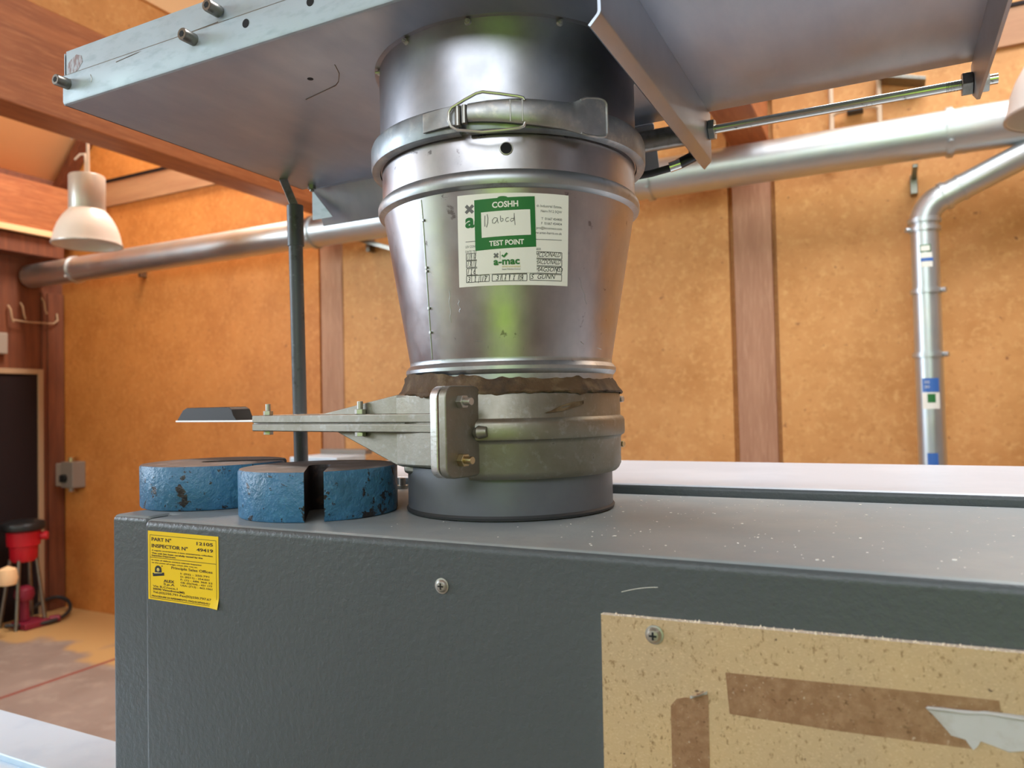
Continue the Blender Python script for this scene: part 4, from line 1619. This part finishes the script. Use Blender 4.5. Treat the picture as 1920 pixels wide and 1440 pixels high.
# ------------------------------------------------------------------ pendant lamps
def pendant(name, label, x, y, zb, group):
    t = thing(name, label, 'lamp', (x, y, zb), 0, group)
    pr = [(.168, 0), (.170, .004), (.168, .010), (.163, .03), (.155, .068), (.140, .110), (.118, .150), (.096, .178), (.088, .186), (.088, .190), (.080, .190), (.092, .174), (.114, .146), (.136, .106), (.151, .064), (.160, .02), (.163, .004)]
    part('dome', MB().lathe(pr, (0, 0), 64, close=True), 'lamp_white', t, local=True, angle=40)
    part('ballast_housing', MB().lathe([(.0001, .186), (.0865, .186), (.0885, .190), (.0885, .366), (.085, .372), (.0001, .372)], (0, 0), 48), 'lamp_grey', t, local=True, angle=35)
    part('rim', MB().lathe([(.166, -.002), (.172, 0), (.172, .006), (.166, .006)], (0, 0), 64, close=True), 'lamp_grey', t, local=True)
    q_ = MB()
    q_.tube([(0, 0, .372), (.003, .002, .5), (0, 0, .8), (0, 0, 3.2 - zb)], .006, 8)
    part('flex', q_, 'cable', t, local=True)
    q_ = MB()
    for k, (dx, dz) in enumerate(((-.13, .50), (-.16, .62))):
        q_.tube([(.03 * (k - .5), 0, .372), (.02 * (k - .5), 0, dz - .06), (-.03, .01, dz), (-.08, .015, dz + .008), (dx, .02, dz - .01)], .006, 8)
    part('spare_flex', q_, 'cable', t, local=True)
    return t


pendant('pendant_lamp', 'white domed pendant lamp with grey cylinder top hanging at left beyond the beam', -3.452, 1.886, .995, 'white domed workshop lamps')
pendant('pendant_lamp', 'white domed pendant lamp cut off by the right edge above the drop duct', .835, 1.905, .885, 'white domed workshop lamps')

# ------------------------------------------------------------------ things by the left wall
sb = thing('isolator_switch', 'pair of small grey switch boxes joined on the wall near the corner', 'switch', (-5.1, YW, -.36))
q = MB().box(-5.245, -5.13, YW - .075, YW, -.44, -.27)
part('small_box', q, 'grey_box_pale', sb, bevel=.006)
q = MB().box(-5.125, -4.985, YW - .10, YW, -.445, -.255)
part('switch_box', q, 'grey_box', sb, bevel=.006)
q = MB().cyl((-5.075, YW - .10, -.375), (-5.075, YW - .125, -.375), .030, 24)
q.box(-5.083, -5.067, YW - .14, YW - .12, -.40, -.35)
part('rotary_knob', q, 'black_plastic', sb, bevel=.002)
q = MB().cyl((-5.075, YW - .05, -.255), (-5.075, YW - .05, -.225), .022, 16)
part('cable_gland', q, 'brass_zinc', sb)
q = MB().cyl((-5.075, YW - .05, -.445), (-5.075, YW - .05, -.475), .018, 16)
part('cable_gland', q, 'grey_box_pale', sb)

tb_ = thing('light_switch', 'small pale switch box on the timber wall at the left edge above the door', 'switch', (XL, 2.42, .6))
q = MB().box(XL, XL + .05, 2.30, 2.47, .53, .68)
part('box', q, 'grey_box_pale', tb_, bevel=.006)
q = MB().box(XL + .05, XL + .06, 2.36, 2.40, .58, .64)
part('rocker', q, 'white_frame', tb_, bevel=.003)

wr = thing('wire_rack', 'faint wire hook rack on the left timber wall near the corner', 'rack', (XL, 2.65, .8))
q = MB()
for y, z in ((2.488, .85), (2.572, .878), (2.725, .93)):
    q.tube([(XL + .02, y, z + .03), (XL + .05, y, z), (XL + .055, y + .006, z - .06), (XL + .05, y + .02, z - .09)], .006, 8)
q.tube([(XL + .05, 2.50, .775), (XL + .055, 2.60, .768), (XL + .055, 2.79, .772), (XL + .05, 2.825, .80), (XL + .04, 2.825, .85)], .006, 8)
part('wires', q, 'pale_frame', wr)

# red machine on legs
rm = thing('red_workshop_machine', 'red machine with a round black top on thin metal legs by the dark door', 'machine', (-5.0, 2.45, FZ))
q = MB().lathe([(.0001, -.695), (.12, -.695), (.135, -.685), (.138, -.655), (.130, -.640), (.09, -.628), (.0001, -.622)], (-5.0, 2.45), 48)
part('round_top', q, 'black_plastic', rm, angle=40)
q = MB().lathe([(.0001, -.905), (.070, -.905), (.083, -.885), (.086, -.80), (.100, -.795), (.104, -.70), (.0001, -.695)], (-5.0, 2.455), 40)
q.cyl((-4.93, 2.53, -.74), (-4.90, 2.56, -.74), .028, 20)
part('motor_housing', q, 'red', rm, angle=40)
for x, y in ((-5.06, 2.40), (-4.96, 2.40), (-4.95, 2.51), (-5.05, 2.52)):
    q = MB().cyl((x, y, -.89), (x + (x + 5.0) * .9, y + (y - 2.46) * .7, FZ), .013, 14)
    part('leg', q, 'zinc_dark', rm)
q = MB().cyl((-4.97, 2.44, -1.30), (-4.97, 2.44, -1.13), .030, 20)
q.lathe([(.0001, -1.17), (.05, -1.165), (.062, -1.13), (.055, -1.09), (.03, -1.07), (.0001, -1.07)], (-4.97, 2.44), 24)
part('pump', q, 'red_dark', rm, angle=40)
q = MB().box(-5.03, -4.86, 2.38, 2.55, FZ, FZ + .045)
q.cyl((-4.90, 2.56, FZ + .03), (-4.86, 2.62, FZ + .03), .025, 16)
part('foot', q, 'red_dark', rm, bevel=.01)
q = MB().lathe([(.0001, -1.0), (.05, -1.0), (.06, -.96), (.05, -.90), (.0001, -.88)], (-4.80, 2.235), 24)
part('pale_knob', q, 'cream', rm)
q = MB()
ho = [(-4.98, 2.32, -1.31), (-4.88, 2.46, -1.325), (-4.86, 2.60, -1.325), (-4.95, 2.74, -1.31), (-5.08, 2.82, -1.28), (-5.17, 2.80, -1.25), (-5.17, 2.70, -1.25), (-5.12, 2.60, -1.27), (-5.08, 2.52, -1.30)]
cr = []
for i in range(len(ho) - 1):
    p0_ = Vector(ho[max(i - 1, 0)])
    p1_, p2_ = Vector(ho[i]), Vector(ho[i + 1])
    p3_ = Vector(ho[min(i + 2, len(ho) - 1)])
    for k in range(6):
        t = k / 6
        cr.append(.5 * (2 * p1_ + (p2_ - p0_) * t + (2 * p0_ - 5 * p1_ + 4 * p2_ - p3_) * t * t + (3 * p1_ - p0_ - 3 * p2_ + p3_) * t ** 3))
q.tube(cr, .013, 10)
o = part('rubber_hose', q, 'black_rubber')
tag(o, 'black rubber hose looped on the floor beside the red machine', 'hose')

# grey cabinet against the back wall, only its top edge shows behind the weights
gc = thing('steel_bench', 'grey steel bench edge showing low behind the blue weights', 'bench', (-2.34, 2.5, FZ))
part('bench_top', MB().box(-2.50, -2.185, 2.36, 2.60, -.185, -.155), 'table_iron', gc, bevel=.004)
part('upper_rail', MB().box(-2.50, -2.185, 2.60, 2.66, -.155, -.128), 'grey_box', gc, bevel=.003)
part('base', MB().box(-2.47, -2.215, 2.38, 2.64, FZ, -.185), 'grey_box', gc, bevel=.006)

# pale iron table at bottom left
wt = thing('iron_table', 'pale shiny iron table in the bottom left corner beside the cabinet', 'table', (-.75, -.15, FZ))
part('table_top', MB().box(-1.25, -.375, -.50, -.066, -.392, -.358), 'table_iron', wt, bevel=.004)
part('raised_strip', MB().box(-1.25, -.375, -.068, .022, -.392, -.350), 'table_iron', wt, bevel=.003)
part('pedestal', MB().box(-1.05, -.45, -.42, -.05, FZ, -.392), 'paint', wt, bevel=.01)
